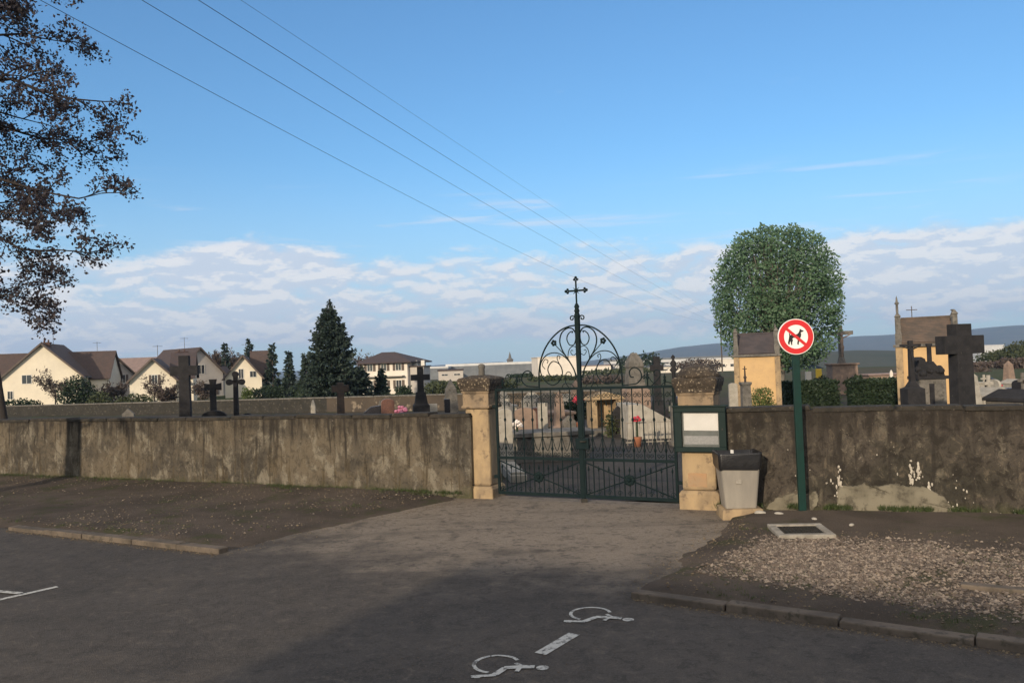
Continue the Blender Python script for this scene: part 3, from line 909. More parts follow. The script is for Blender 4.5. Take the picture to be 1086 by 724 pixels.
# --- inspection cover
mc = G(849, 564.5, .07)
t = thing('inspection_cover', 'square pale concrete frame with dark iron lid set in the right verge', 'manhole cover', (mc.x, mc.y, verge_z(mc) + .0), -.10)
b = MB()
for c_, s_ in (((0, -.36, 0), (.80, .11, .10)), ((0, .36, 0), (.80, .11, .10)), ((-.345, 0, 0), (.11, .608, .096)), ((.345, 0, 0), (.11, .608, .096))): b.box(c_, s_)
b.build('cover_frame', M['concrete'], t, bevel=.012); t.scale = (.80, .82, 1)
b = MB(); b.box((0, 0, .012), (.57, .596, .04))
for i in range(9):
    for j in range(9): b.box((-.24 + i * .06, -.24 + j * .06, .035), (.036, .014, .008), rz=.78 if (i + j) % 2 else -.78)
b.build('lid', M['grate'], t)

# --- painted marks on the road
def mark(b, poly, z=.0045):
    v = [(p[0], p[1], z) for p in poly]; b.add(v, [tuple(range(len(v)))])
def stroke(b, pts, w, z=.004):
    b.layer = getattr(b, 'layer', 0) + 1; z += .0007 * b.layer
    pts = [Vector((p[0], p[1], 0)) for p in pts]
    vs = []; fs = []
    for i, p in enumerate(pts):
        d = (pts[min(i + 1, len(pts) - 1)] - pts[max(0, i - 1)]).normalized(); n = Vector((-d.y, d.x, 0))
        vs += [tuple(p + n * w / 2 + Vector((0, 0, z))), tuple(p - n * w / 2 + Vector((0, 0, z)))]
    for i in range(len(pts) - 1): fs.append((2 * i, 2 * i + 1, 2 * i + 3, 2 * i + 2))
    b.add(vs, fs)
def wheelchair(c0, ex, ey):
    """pictogram lying on its side; ex: towards its head, ey: away from the viewer (its back)"""
    b = MB()
    L = lambda u, v: c0 + ex * u + ey * v
    arc = [L(.20 + .19 * math.cos(R(a)), .09 + .19 * math.sin(R(a))) for a in range(20, 262, 11)]
    stroke(b, arc, .030)
    stroke(b, [L(.055, -.14), L(.05, -.02 - .14), L(0.05, -.20)], .04)
    stroke(b, [L(.0, -.17), L(.20, -.15)], .045)              # foot and lower leg
    stroke(b, [L(.19, -.15), L(.27, -.02), L(.34, .0)], .055)   # thigh and seat
    stroke(b, [L(.27, -.01), L(.40, .00), L(.52, -.01)], .06)     # trunk
    stroke(b, [L(.40, -.01), L(.37, -.10)], .035)             # arm
    stroke(b, [L(.45, -.02), L(.36, .08)], .03)
    mark(b, [L(.585 + .055 * math.cos(R(a)), -.03 + .05 * math.sin(R(a))) for a in range(0, 360, 30)])
    return b
e1 = (G(678, 658) - G(600, 663)); e1.normalize()
for (p, q, lab) in (((600, 656), (676, 660), 'worn white painted wheelchair pictogram on the tarmac, the farther one nearer the gate'), ((500, 714), (588, 711), 'worn white painted wheelchair pictogram on the tarmac at the bottom edge, the nearer one')):
    a_, c_ = G(*p), G(*q)
    ex = (c_ - a_); s = ex.length / .68; ex.normalize(); ey = Vector((-ex.y, ex.x, 0))
    o = wheelchair(a_ + ey * .10 * s, ex * s, ey * s * 1.05).build('wheelchair_symbol', M['paint'])
    struct(o)
b = MB(); mark(b, [G(567, 692), G(579, 694.5), G(615, 673), G(603, 671)]); struct(b.build('bay_line', M['paint']))
b = MB(); l0, l1 = G(-10, 638), G(61, 622); stroke(b, [l0 + (l0 - l1) * .5, l1], .07); struct(b.build('bay_line', M['paint']))
b = MB(); stroke(b, [G(22, 629.5), G(-30, 625)], .07, .009); struct(b.build('bay_line', M['paint']))

# ---------------------------------------------------------------- GATE
gw = (GR - GL).length
t = thing('cemetery_gate', 'tall wrought iron double gate with scrolled half round top and cross between the two pillars', 'gate', (GL.x, GL.y, 0), prz)
def crv(pts, n=6):
    """Catmull-Rom through 2D points, in the gate plane"""
    p = [pts[0]] + list(pts) + [pts[-1]]; out = []
    for i in range(1, len(p) - 2):
        for k in range(n):
            s = k / n
            out.append(tuple(.5 * ((2 * p[i][j]) + (-p[i - 1][j] + p[i + 1][j]) * s + (2 * p[i - 1][j] - 5 * p[i][j] + 4 * p[i + 1][j] - p[i + 2][j]) * s * s + (-p[i - 1][j] + 3 * p[i][j] - 3 * p[i + 1][j] + p[i + 2][j]) * s ** 3) for j in range(2)))
    out.append(tuple(pts[-1]))
    return out
def spiral(cx, cz, r0, r1, a0, turns, n=26):
    return [(cx + (r0 + (r1 - r0) * i / n) * math.cos(R(a0) + turns * 2 * math.pi * i / n), cz + (r0 + (r1 - r0) * i / n) * math.sin(R(a0) + turns * 2 * math.pi * i / n)) for i in range(n + 1)]
ZR, ZM, ZB = 1.77, .66, .07          # top rail, middle rail, bottom rail
UC = gw / 2
K = .00218
def leaf(u0, u1, sgn):
    """sgn +1: leaf right of the centre"""
    f = MB()
    for z, h in ((ZR, .04), (ZM, .045), (ZB + .02, .05)):
        f.box(((u0 + u1) / 2, 0, z), (u1 - u0, .03, h))
    f.box(((u0 + u1) / 2, 0, ZR - .17), (u1 - u0, .014, .012)) if False else None
    for u in (u0 + .02, u1 - .02): f.box((u, 0, (ZB + ZR) / 2), (.04, .034, ZR - ZB - .04))
    fr = f.build('gate_leaf', M['iron'], t, bevel=.003)
    nb = 9
    for i in range(1, nb):
        u = u0 + (u1 - u0) * i / nb
        bb = MB()
        bb.tube([(u, 0, ZB), (u, 0, ZR - .02)], .0095, 6)
        for z in (ZM + .16, ZM + .62): bb.lathe([(.010, z - .03), (.020, z - .012), (.020, z + .012), (.010, z + .03)], (u, 0, 0), 6)
        bb.build('bar', M['iron'], fr)
    # small scroll pairs under the top rail and over the middle rail
    for i in range(nb):
        u = u0 + (u1 - u0) * (i + .5) / nb; r = (u1 - u0) / nb * .23
        sc = MB()
        for s2 in (-1, 1):
            pts = spiral(u + s2 * r, ZR - .115, r, r * .25, 90 if s2 < 0 else 90, 1.3 * s2)
            sc.tube([(p[0], 0, p[1]) for p in pts], .0055, 5)
        pts = crv([(u - r * 1.4, ZR - .23), (u - r * .4, ZR - .20), (u, ZR - .28), (u + r * .4, ZR - .20), (u + r * 1.4, ZR - .23)])
        sc.tube([(p[0], 0, p[1]) for p in pts], .005, 5)
        sc.build('scroll', M['iron'], fr); sc = MB()
        for s2 in (-1, 1):
            pts = spiral(u + s2 * r * .9, ZM + .075, r * .85, r * .2, -90, -1.2 * s2)
            sc.tube([(p[0], 0, p[1]) for p in pts], .0055, 5)
        pts = crv([(u - r * 1.9, ZM + .33), (u - r, ZM + .20), (u, ZM + .13), (u + r, ZM + .20), (u + r * 1.9, ZM + .33)])
        sc.tube([(p[0], 0, p[1]) for p in pts], .006, 5)
        sc.build('scroll', M['iron'], fr)
    # crossed braces and rosette in the lower panel
    um = (u0 + u1) / 2; zm = (ZB + ZM) / 2
    for s2 in (-1, 1):
        br = MB(); br.tube([(p[0], .012 * s2, p[1]) for p in crv([(u0 + .04, zm - s2 * .25), (um - .3, zm - s2 * .10), (um, zm), (um + .3, zm + s2 * .10), (u1 - .04, zm + s2 * .25)])], .011, 6)
        br.build('brace', M['iron'], fr)
    ro = MB()
    for k in range(8):
        a = k * math.pi / 4; r = .055
        ro.ball((um + r * math.cos(a), -.02, zm + r * math.sin(a)), .036, 6, 1, .45, 1)
    ro.ball((um, -.035, zm), .03, 6)
    ro.build('rosette', M['iron'], fr)
    # low sheet panel: close bars between the main ones
    cb = MB()
    for i in range(nb):
        u = u0 + (u1 - u0) * (i + .5) / nb
        cb.tube([(u, 0, ZB), (u, 0, ZM - .17)], .006, 5)
        cb.lathe([(.006, ZM - .18), (.016, ZM - .15), (.002, ZM - .09)], (u, 0, 0), 6)
        pts = spiral(u, ZB + .09, .04, .012, 0, 1.2); cb.tube([(p[0], 0, p[1]) for p in pts], .005, 5)
    cb.build('spear_bars', M['iron'], fr)
    # half of the round crest
    def Z(x, y): return (UC + sgn * (x - 520) * K, 0, ZR + (575 - y) * K)
    def cr(pts, r=.009, n=6, name=None):
        c = MB(); c.tube([Z(*p) for p in crv(pts, n)], r, 6); return c
    c = cr([(528, 122), (590, 128), (660, 155), (730, 210), (785, 280), (822, 360), (840, 450), (844, 565)], .013); c.build('crest_arc', M['iron'], fr)
    c = cr([(545, 500), (560, 440), (600, 370), (645, 300), (664, 230), (645, 170), (600, 140), (560, 145), (536, 180)], .011)
    c.tube([Z(*p) for p in crv([(536, 215), (552, 258), (585, 262), (606, 225), (600, 190), (578, 168), (560, 165), (566, 176)])], .009, 6)
    c.build('crest_scroll', M['iron'], fr)
    c = cr([(602, 362), (650, 310), (700, 258)], .007)
    for k in range(5):
        a = k * 2 * math.pi / 5; p = Z(712 + 14 * math.cos(a), 242 + 14 * math.sin(a)); c.ball(p, .024, 6, 1, .5, 1)
    c.build('crest_flower', M['iron'], fr)
    c = cr([(538, 500), (560, 440), (600, 375), (655, 328), (720, 313), (780, 332), (822, 385), (828, 450), (795, 515), (735, 548), (680, 520), (652, 460), (672, 400), (720, 375), (755, 400), (768, 440), (748, 480), (712, 488), (695, 470)], .009)
    c.tube([Z(*p) for p in crv([(672, 400), (690, 360), (685, 335), (668, 342), (672, 360)])], .007, 5)
    c.tube([Z(*p) for p in crv([(790, 430), (812, 400), (790, 360), (765, 368), (772, 388)])], .007, 5)
    c.build('crest_scroll', M['iron'], fr)
    c = cr([(536, 280), (565, 272), (592, 295), (603, 340), (602, 365)], .007)
    c.tube([Z(*p) for p in crv([(536, 320), (560, 338), (580, 318), (575, 300), (562, 304)])], .006, 5)
    c.build('crest_scroll', M['iron'], fr); c = MB()
    c.tube([Z(*p) for p in crv([(600, 575), (630, 530), (625, 470), (600, 455), (582, 480), (592, 505), (610, 500)])], .007, 5)
    c.tube([Z(*p) for p in crv([(560, 575), (585, 545), (640, 540), (662, 570)])], .006, 5)
    c.build('crest_scroll', M['iron'], fr)
    # big swan-neck scroll and side finials running down to the hinge
    c = cr([(846, 560), (900, 556), (950, 548), (985, 510), (975, 460), (935, 438), (902, 460), (905, 500), (930, 505)], .010)
    c.tube([Z(*p) for p in crv([(960, 545), (1010, 490), (1000, 520), (1030, 500), (1060, 540), (1100, 560)])], .007, 5)
    c.build('side_scroll', M['iron'], fr); c = MB()
    c.tube([Z(*p) for p in crv([(1050, 572), (1085, 540), (1120, 500), (1112, 465), (1085, 462), (1078, 490), (1096, 500)])], .008, 5)
    c.build('side_scroll', M['iron'], fr); c = MB()
    c.tube([Z(*p) for p in crv([(1120, 572), (1150, 545), (1190, 550), (1212, 572)])], .007, 5)
    c.build('side_scroll', M['iron'], fr)
    for x, h in ((1028, 60), (1150, 40)):
        c = MB()
        p = Z(x, 575); c.lathe([(.009, 0), (.009, h * K * .8), (.024, h * K), (.012, h * K + .03), (.02, h * K + .05), (.001, h * K + .11)], p, 8)
        c.build('spike', M['iron'], fr)
    return fr
leaf(.02, UC - .012, -1)
leaf(UC + .012, gw - .02, 1)
# leaf lines on the pillars: hinge straps
for u in (.0, gw):
    h = MB()
    for z in (.35, 1.5):
        h = MB(); h.box((u, 0, z), (.09, .05, .05)); h.build('hinge', M['iron'], t)
# centre post, tapering to the cross
b = MB(); b.square(0, 0, [(.027, .04), (.027, 1.8), (.032, 2.30), (.035, 2.92), (.024, 2.96), (.024, 3.0)])
for s2 in (-1, 1):
    b.tube([(p[0], 0, p[1]) for p in spiral(s2 * .085, 2.87, .045, .014, 180 if s2 > 0 else 0, 1.1 * -s2)], .010, 6)
b.lathe([(.03, 2.95), (.045, 2.98), (.03, 3.02), (.042, 3.05), (.018, 3.10)], (0, 0, 0), 8)
post = b.build('centre_post', M['iron'], t); post.location = (UC, 0, 0)
b = MB(); zx = 3.30
b.tube([(0, 0, 3.08), (0, 0, zx + .17)], .015, 8); b.tube([(-.14, 0, zx), (.14, 0, zx)], .015, 8)
for c_ in ((0, zx + .175, 0, 1), (.145, zx, 1, 0), (-.145, zx, -1, 0)):
    x, z, dx, dz = c_
    b.ball((x + dx * .03, 0, z + dz * .03), .024, 6); b.ball((x + dz * .026, 0, z + abs(dx) * .026), .020, 6); b.ball((x - dz * .026, 0, z - abs(dx) * .026), .020, 6)
for a in range(4):
    an = math.pi / 4 + a * math.pi / 2
    b.tube([(0, 0, zx), (.07 * math.cos(an), 0, zx + .07 * math.sin(an))], [.012, .003], 5)
b.ball((0, 0, zx), .032, 6)
b.build('cross', M['iron'], post)
b = MB(); b.box((.03, -.045, .93 - .02), (.22, .06, .17)); b.build('lock_box', M['iron'], t, bevel=.006).location = (UC, 0, 0)
b = MB(); b.tube([(.10, -.08, .95), (.10, -.12, .95), (.02, -.12, .95)], .011, 6); b.build('handle', M['grate'], t).location = (UC, 0, 0)
b = MB(); b.box((.0, 0, -.0), (.10, .10, .07)); o = b.build('floor_stop', M['grate']); o.location = tuple(pc0 + Vector((0, 0, .02))); tag(o, 'small iron stop in the ground under the middle of the gate', 'gate stop')

# ================================================================ FOLIAGE
def leaf_cloud(pts, size, flat=0.0, seed=0, aspect=1.6, jitter=.35, updir=None):
    """one small folded leaf face per point: returns MB"""
    rs = np.random.RandomState(seed)
    n = len(pts); pts = np.asarray(pts)
    a = rs.normal(size=(n, 3)); a[:, 2] *= (1 - flat)
    if updir is not None: a = a * .5 + updir
    a /= np.linalg.norm(a, axis=1)[:, None] + 1e-9
    c = rs.normal(size=(n, 3)); b_ = np.cross(a, c); b_ /= np.linalg.norm(b_, axis=1)[:, None] + 1e-9
    s = size * (1 + jitter * rs.uniform(-1, 1, n))[:, None]
    l = a * s * aspect; w = b_ * s * .5
    v = np.empty((n, 4, 3)); v[:, 0] = pts; v[:, 1] = pts + l * .5 + w; v[:, 2] = pts + l; v[:, 3] = pts + l * .45 - w
    m = MB(); m.v = [tuple(x) for x in v.reshape(-1, 3)]
    m.f = [(4 * i, 4 * i + 1, 4 * i + 2, 4 * i + 3) for i in range(n)]; m.mi = [0] * n; m.sm = [False] * n
    return m
def blob_points(n, rad, seed, shell=.55, lump=.28, freq=1.1, center=(0, 0, 0), power=2.0, gap=.0):
    """points in a lumpy superellipsoid, denser near its surface"""
    rs = np.random.RandomState(seed); out = []
    while len(out) < n:
        d = rs.normal(size=3); d /= np.linalg.norm(d)
        q = (abs(d[0]) ** power + abs(d[1]) ** power + abs(d[2]) ** power) ** (1 / power)
        r0 = 1 / q
        k = mnoise.noise(Vector(d * freq * 2.2) + Vector((seed, 0, 0)))
        k2 = mnoise.noise(Vector(d * freq * 6) + Vector((seed, 3, 0)))
        r = r0 * (1 + lump * k + lump * .5 * k2)
        f = rs.random() ** shell
        f = 1 - (1 - f) * .9
        if rs.random() < .5: f = 1 - .28 * rs.random() ** 1.3
        p = d * r * f
        if gap > 0 and mnoise.noise(Vector(p * 3.1) + Vector((seed, 9, 1))) < gap - .5 and rs.random() < .8: continue
        out.append((center[0] + p[0] * rad[0], center[1] + p[1] * rad[1], center[2] + p[2] * rad[2]))
    return out
def bush(name, loc, rad, n, size, m, label, cat='bush', seed=1, group=None, power=2.0, trunk=True, barkm='bark', lump=.28):
    t = thing(name, label, cat, loc, 0, group)
    z0 = rad[2] * .95
    leaf_cloud(blob_points(n, rad, seed, lump=lump, center=(0, 0, z0), power=power), size, seed=seed).build('foliage', M[m], t)
    b = MB(); rnd = random.Random(seed)
    for k in range(6):
        a = rnd.uniform(0, 6.28); l = rnd.uniform(.4, .8)
        b.tube([(0, 0, -.2), (rad[0] * .3 * math.cos(a) * l, rad[1] * .3 * math.sin(a) * l, rad[2] * .6), (rad[0] * .7 * math.cos(a) * l, rad[1] * .7 * math.sin(a) * l, rad[2] * 1.3 * l)], [.05 * rad[2], .03 * rad[2], .008 * rad[2]], 5)
    b.build('stems', M[barkm], t)
    return t

def branch_tree(root_pts, r0, r1, targets, rnd, sub_len, twig_len, droop=.0, start=.35, dens=1.0, b=None, leaves=None, leaf_every=.12, levels=3):
    """limbs to given targets, with side branches and twigs; collects leaf points"""
    def limb(p0, p1, ra, rb, lvl):
        L = (p1 - p0).length; n = max(4, int(L / .35))
        side = Vector((rnd.uniform(-1, 1), rnd.uniform(-1, 1), rnd.uniform(-.4, 1))).normalized() * L * rnd.uniform(.05, .12)
        pts = []
        for i in range(n + 1):
            s = i / n
            p = p0.lerp(p1, s) + side * math.sin(math.pi * s) + Vector((0, 0, droop * L * math.sin(math.pi * s)))
            p += Vector((rnd.gauss(0, 1), rnd.gauss(0, 1), rnd.gauss(0, 1))) * .012 * L * (1 if 0 < i < n else 0)
            pts.append(p)
        rad = [ra * (1 - i / n) ** .8 + rb for i in range(n + 1)]
        b.tube(pts, rad, 5 if lvl else 7)
        return pts, rad
    def grow(p0, p1, ra, lvl):
        pts, rad = limb(p0, p1, ra, max(.003, ra * .12), lvl)
        L = (p1 - p0).length
        if lvl >= levels - 1:
            for p in pts[1:]:
                for _ in range(2): leaves.append(p + Vector((rnd.gauss(0, .03), rnd.gauss(0, .03), rnd.gauss(0, .03))))
            leaves.append(pts[-1]); leaves.append(pts[-1])
            return
        ln = sub_len if lvl == 0 else twig_len
        step = (.30 if lvl == 0 else .16) / dens
        s = start * L if lvl == 0 else .15 * L
        while s < L:
            i = min(len(pts) - 2, int(s / L * (len(pts) - 1)))
            base = pts[i].lerp(pts[i + 1], s / L * (len(pts) - 1) - i)
            d = (pts[i + 1] - pts[i]).normalized()
            q = Vector((rnd.gauss(0, 1), rnd.gauss(0, 1), rnd.gauss(0, .8) - .1)); q = (q - d * q.dot(d)).normalized()
            dd = (d * rnd.uniform(.5, 1.1) + q * rnd.uniform(.6, 1.1)).normalized()
            l = ln * rnd.uniform(.5, 1.15) * (1 - .45 * s / L)
            grow(base, base + dd * l, max(.004, rad[i] * .5), lvl + 1)
            s += step * rnd.uniform(.6, 1.4)
        if lvl == 0:
            d = (pts[-1] - pts[-3]).normalized()
            grow(pts[-1], pts[-1] + d * twig_len, .006, lvl + 1)
    for p0, p1, ra in targets: grow(p0, p1, ra, 0)

# --- the big tree whose boughs hang in from the left
tx, ty = -12.6, 11.3
t = thing('street_tree', 'large tree with dark purple brown young leaves whose boughs hang in from the left edge', 'tree', (0, 0, 0))
b = MB()
tr = [(tx, ty, -.2), (tx, ty, .6), (tx + .1, ty, 2.5), (tx + .25, ty + .1, 4.2), (tx + .2, ty + .1, 6.4), (tx + .5, ty, 9.0), (tx + .3, ty + .2, 12.0)]
b.tube(tr, [.36, .29, .26, .24, .19, .12, .04], 12); b.build('trunk', M['bark'], t)
def TR(z):
    for i in range(len(tr) - 1):
        if tr[i + 1][2] >= z: s = (z - tr[i][2]) / (tr[i + 1][2] - tr[i][2]); return Vector(tr[i]).lerp(Vector(tr[i + 1]), s)
rnd = random.Random(21)
targets = []
for (px, py, d, z, ra) in ((55, -10, 10.5, 6.5, .05), (70, 45, 12.2, 6.3, .05), (112, 108, 11.6, 5.6, .06), (95, 150, 12.6, 5.0, .045), (108, 205, 11.2, 4.6, .05), (62, 225, 12.4, 4.2, .04), (55, 235, 10.6, 3.6, .03), (96, 268, 11.2, 3.5, .045), (40, 318, 11.8, 3.1, .03), (30, 90, 10.4, 5.8, .05), (20, 180, 12.8, 4.6, .04), (40, 130, 11.8, 5.4, .05), (10, 20, 11, 6.8, .05), (-60, -60, 10, 7.5, .06), (-40, 300, 12, 3.2, .04), (-20, -120, 12.5, 8.4, .06), (40, -160, 11.5, 9.0, .05), (-70, 100, 9.5, 5, .06), (-80, 200, 14, 4.6, .05)):
    targets.append((TR(z), P(px, py, d), ra))
for k in range(12):
    a = rnd.uniform(1.2, 5.0); zz = rnd.uniform(3.5, 10.5); l = rnd.uniform(2.5, 4.2)
    p0 = TR(zz); targets.append((p0, p0 + Vector((math.cos(a) * l, math.sin(a) * l, rnd.uniform(.3, 1.6))), .07))
bb = MB(); lv = []
branch_tree(None, 0, 0, targets, rnd, 1.05, .36, droop=.05, start=.22, dens=1.25, b=bb, leaves=lv)
bb.build('branches', M['darkbark'], t)
rs = np.random.RandomState(5)
cl = []
for p in lv:
    if rs.random() < .85:
        for k in range(6): cl.append((p.x + rs.normal() * .05, p.y + rs.normal() * .05, p.z + rs.normal() * .045))
leaf_cloud(cl, .033, seed=3, aspect=1.5).build('crown', M['budleaf'], t)
print('tree leaves', len(cl))

# --- conifers
def conifer(loc, H, W, label, seed, n_whorl=26, group=None, per=11, dens=26, name='conifer', nsize=.22):
    t = thing(name, label, 'tree', loc, 0, group)
    rnd = random.Random(seed); b = MB(); br = MB(); pts = []; dirs = []
    b.tube([(0, 0, -.3), (0, 0, H * .5), (0, 0, H * .97)], [W * .045 + .05, W * .03 + .03, .02], 8)
    for i in range(n_whorl):
        f = i / (n_whorl - 1); z = H * (.06 + .92 * f)
        R0 = W / 2 * ((1 - f) ** .80) * (1.0 if f > .12 else .8 + f)
        for k in range(per if f < .9 else 5):
            a = rnd.uniform(0, 6.283); L = max(.12, R0 * rnd.uniform(.66, 1.14))
            rise = rnd.uniform(-.22, .10) + .35 * f
            tip = Vector((math.cos(a) * L, math.sin(a) * L, rise * L))
            p0 = Vector((0, 0, z + rnd.uniform(-.1, .1)))
            mid = p0 + tip * .5 + Vector((0, 0, -.05 * L))
            end = p0 + tip + Vector((0, 0, .06 * L))
            br.tube([p0, mid, end], [.03, .018, .006], 4, cap=False)
            m_ = max(5, int(dens * L / (W / 2)))
            for q in range(m_):
                s = .15 + .85 * rnd.random() ** .7
                c = (p0.lerp(mid, s * 2) if s < .5 else mid.lerp(end, s * 2 - 1))
                sw = .22 * L * (1.1 - s)
                c = c + Vector((-math.sin(a), math.cos(a), 0)) * rnd.gauss(0, sw) + Vector((0, 0, rnd.gauss(-.02, .05)))
                pts.append(tuple(c)); dirs.append((math.cos(a) * .8, math.sin(a) * .8, -.25))
    b.build('trunk', M['bark'], t); br.build('limbs', M['darkbark'], t)
    leaf_cloud(pts, nsize, seed=seed, aspect=1.7, updir=np.array(dirs)).build('crown', M['needle'], t)
    return t
def place(px, d, py=400):
    p = P(px, py, d); return Vector((p.x, p.y, terrain(p.x, p.y)))
def zat(px, py, d): return P(px, py, d).z
def conifer_at(px, pytop, w_px, d, label, seed, **kw):
    p = place(px, d, (pytop + 400) / 2); H = zat(px, pytop, d) - p.z
    return conifer(p, H, w_px * d / FPX, label, seed, **kw)
conifer_at(350, 318, 76, 88, 'tallest dark conifer standing beyond the cemetery, broad and pointed', 3, n_whorl=40, per=17, dens=66, nsize=.17)
conifer_at(289, 366, 20, 118, 'small conifer just right of the cream gabled house', 5, group='small conifers beyond the far wall', n_whorl=16, per=7, dens=18, nsize=.3)
conifer_at(306, 373, 16, 112, 'slender small conifer midway between the cream house and the tallest conifer', 6, n_whorl=16, per=7, dens=18, nsize=.3)
conifer_at(325, 376, 18, 104, 'small dark conifer touching the left side of the tallest conifer', 7, n_whorl=16, per=8, dens=18, nsize=.3)
conifer_at(265, 359, 17, 150, 'conifer whose tip shows above the roof of the small cream gabled house', 8, n_whorl=16, per=7, dens=16, nsize=.36)
conifer_at(239, 364, 16, 152, 'conifer rising out of the bare wood between two gabled houses', 9, n_whorl=14, per=7, dens=16, nsize=.36)
conifer_at(404, 392, 16, 92, 'short dark conifer in front of the low hipped house', 10, n_whorl=12, per=8, dens=18, nsize=.28)
conifer_at(381, 390, 34, 90, 'low wide evergreen at the right foot of the tallest conifer', 12, n_whorl=12, per=10, dens=20, nsize=.3)

# --- bare and half bare trees / shrubs
def bare_tree(px, pytop, w_px, d, label, seed, leafm='twig', n=1400, size=.16, name='bare_tree', cat='tree', group=None, lift=.55):
    p = place(px, d); H = zat(px, pytop, d) - p.z; W = w_px * d / FPX
    t = thing(name, label, cat, p, 0, group); rnd = random.Random(seed)
    b = MB(); b.tube([(0, 0, -.2), (.05, 0, H * .3), (0, .05, H * .55)], [.02 * H, .014 * H, .008 * H], 7); b.build('trunk', M['bark'], t)
    br = MB(); lv = []
    for k in range(13):
        a = k * 2.4; z = H * rnd.uniform(.12, .5); l = rnd.uniform(.5, 1)
        tip = Vector((math.cos(a) * W * .5 * l, math.sin(a) * W * .5 * l, z + (H - z) * rnd.uniform(.35, 1.0) * (1.15 - .5 * l)))
        p0 = Vector((0, 0, z)); mid = p0.lerp(tip, .5) + Vector((0, 0, -.04 * H))
        br.tube([p0, mid, tip], [.007 * H, .004 * H, .0012 * H], 5)
        for j in range(9):
            s = rnd.uniform(.25, 1); c = p0.lerp(mid, s * 2) if s < .5 else mid.lerp(tip, s * 2 - 1)
            e = c + Vector((rnd.gauss(0, .07), rnd.gauss(0, .07), rnd.uniform(0, .12))) * H
            br.tube([c, (c + e) / 2 + Vector((0, 0, .01 * H)), e], [.003 * H, .002 * H, .001 * H], 4, cap=False)
            for q in range(n // 117): 
                u = rnd.random(); x = c.lerp(e, u); lv.append((x.x + rnd.gauss(0, .028) * H, x.y + rnd.gauss(0, .028) * H, x.z + rnd.gauss(0, .028) * H))
    br.build('branches', M['darkbark'], t)
    leaf_cloud(lv, size, seed=seed, aspect=3.2 if leafm == 'twig' else 1.6).build('crown', M[leafm], t)
    return t
gB = 'bare garden trees around the gabled houses'
bare_tree(58, 388, 46, 92, 'bare spreading garden tree before the leftmost cream gable', 31, n=1500, size=.10)
bare_tree(118, 402, 40, 88, 'low bare shrub before the grey gabled house', 32, n=1800, size=.10, leafm='twig')
bare_tree(163, 391, 30, 86, 'bare thin tree before the second cream gable', 33, n=700, size=.09)
bare_tree(176, 404, 26, 82, 'low tangled bare shrub left of the tallest dark cross', 34, n=1800, size=.10)
bare_tree(214, 400, 26, 84, 'bare shrub right behind the tallest dark cross', 35, n=900, size=.10)
bare_tree(236, 368, 34, 158, 'wide bare wood tree between the two gabled houses', 36, n=2600, size=.22)
bare_tree(226, 372, 22, 162, 'narrow bare tree at the edge of the wood behind the houses', 37, n=1800, size=.22)
bare_tree(252, 368, 22, 165, 'bare reddish tree behind the small cream gable', 38, n=1800, size=.22)
bare_tree(392, 366, 50, 130, 'wide bare tree behind the low hipped house', 39, n=1500, size=.16)
bare_tree(376, 384, 30, 96, 'bare grey tree before the left end of the low hipped house', 40, n=900, size=.12)
def bush_at(px, pytop, w_px, d, m, label, seed, n=900, size=.18, name='bush', cat='bush', power=2.2, group=None, depth=None):
    p = place(px, d, 415); H = zat(px, pytop, d) - p.z; W = w_px * d / FPX / 2
    return bush(name, p, (W, depth or W, H / 1.95), n, size, m, label, cat, seed, group, power)
bush_at(83, 401, 34, 84, 'hedge', 'big dark green bush between the leftmost house and the grey gabled house', 41, 2600, .16)
bush_at(105, 416, 24, 80, 'bush', 'low olive bush below the grey gabled house', 42, 900, .15)
bush_at(20, 424, 50, 78, 'hedge', 'low dark hedge at the foot of the leftmost house', 43, 1200, .15, depth=.8)
bush_at(143, 418, 44, 79, 'bush', 'low hedge in front of the second cream gable', 44, 1300, .14, depth=.8)
bush_at(262, 411, 12, 100, 'box', 'small yellow green bush at the foot of the small cream gable', 45, 500, .14)
bush_at(428, 409, 18, 88, 'hedge', 'round dark bush before the lit wall of the low hipped house', 46, 900, .15)
bush_at(350, 398, 66, 92, 'hedge', 'dark evergreen shrubbery at the foot of the tallest conifer', 47, 2600, .2)
bush_at(285, 410, 40, 104, 'hedge', 'dark hedge joining the small conifers', 48, 1500, .18)
bush_at(470, 404, 40, 96, 'bush', 'brownish bushes right of the low hipped house', 49, 1300, .18)
bush_at(590, 399, 60, 150, 'bush', 'green bushes under the white block seen through the gate crest', 50, 1400, .28)
bush_at(560, 397, 40, 200, 'hedge', 'dark bushes before the long warehouse', 51, 900, .4)
bush_at(660, 391, 90, 240, 'bush', 'scrub beneath the low pale buildings right of the gate post', 52, 1500, .45)
bush_at(742, 381, 50, 190, 'twig', 'brown leafless clump just above the right gate pillar', 53, 1800, .3)
bush_at(690, 374, 26, 330, 'hedge', 'dark trees on the skyline right of the stone obelisk', 54, 700, .8)
bush_at(668, 378, 26, 340, 'hedge', 'dark tree clump left of the skyline trees', 55, 700, .8)
for i, (px, py, w, d, mm, lab) in enumerate(((1062, 372, 44, 150, 'bush', 'olive tree clump right of the big dark cross'), (1088, 362, 40, 140, 'bush', 'highest green tree clump at the right edge'), (1048, 385, 36, 130, 'twig', 'brown leafless clump behind the crowded pale tombs'), (1080, 380, 40, 120, 'twig', 'purple brown clump at the right edge behind the tombs'), (1110, 370, 60, 130, 'bush', 'broad olive clump past the right edge'), (1035, 392, 24, 110, 'twig', 'low brown thicket touching the big dark cross'))):
    bush_at(px, py, w, d, mm, lab, 60 + i, 1800, .28)
bush_at(640, 399, 50, 120, 'twig', 'brown thicket behind the gate post', 67, 900, .28)
bush_at(520, 402, 60, 110, 'bush', 'low green scrub beyond the far cemetery wall, left of the crest', 68, 1300, .25)
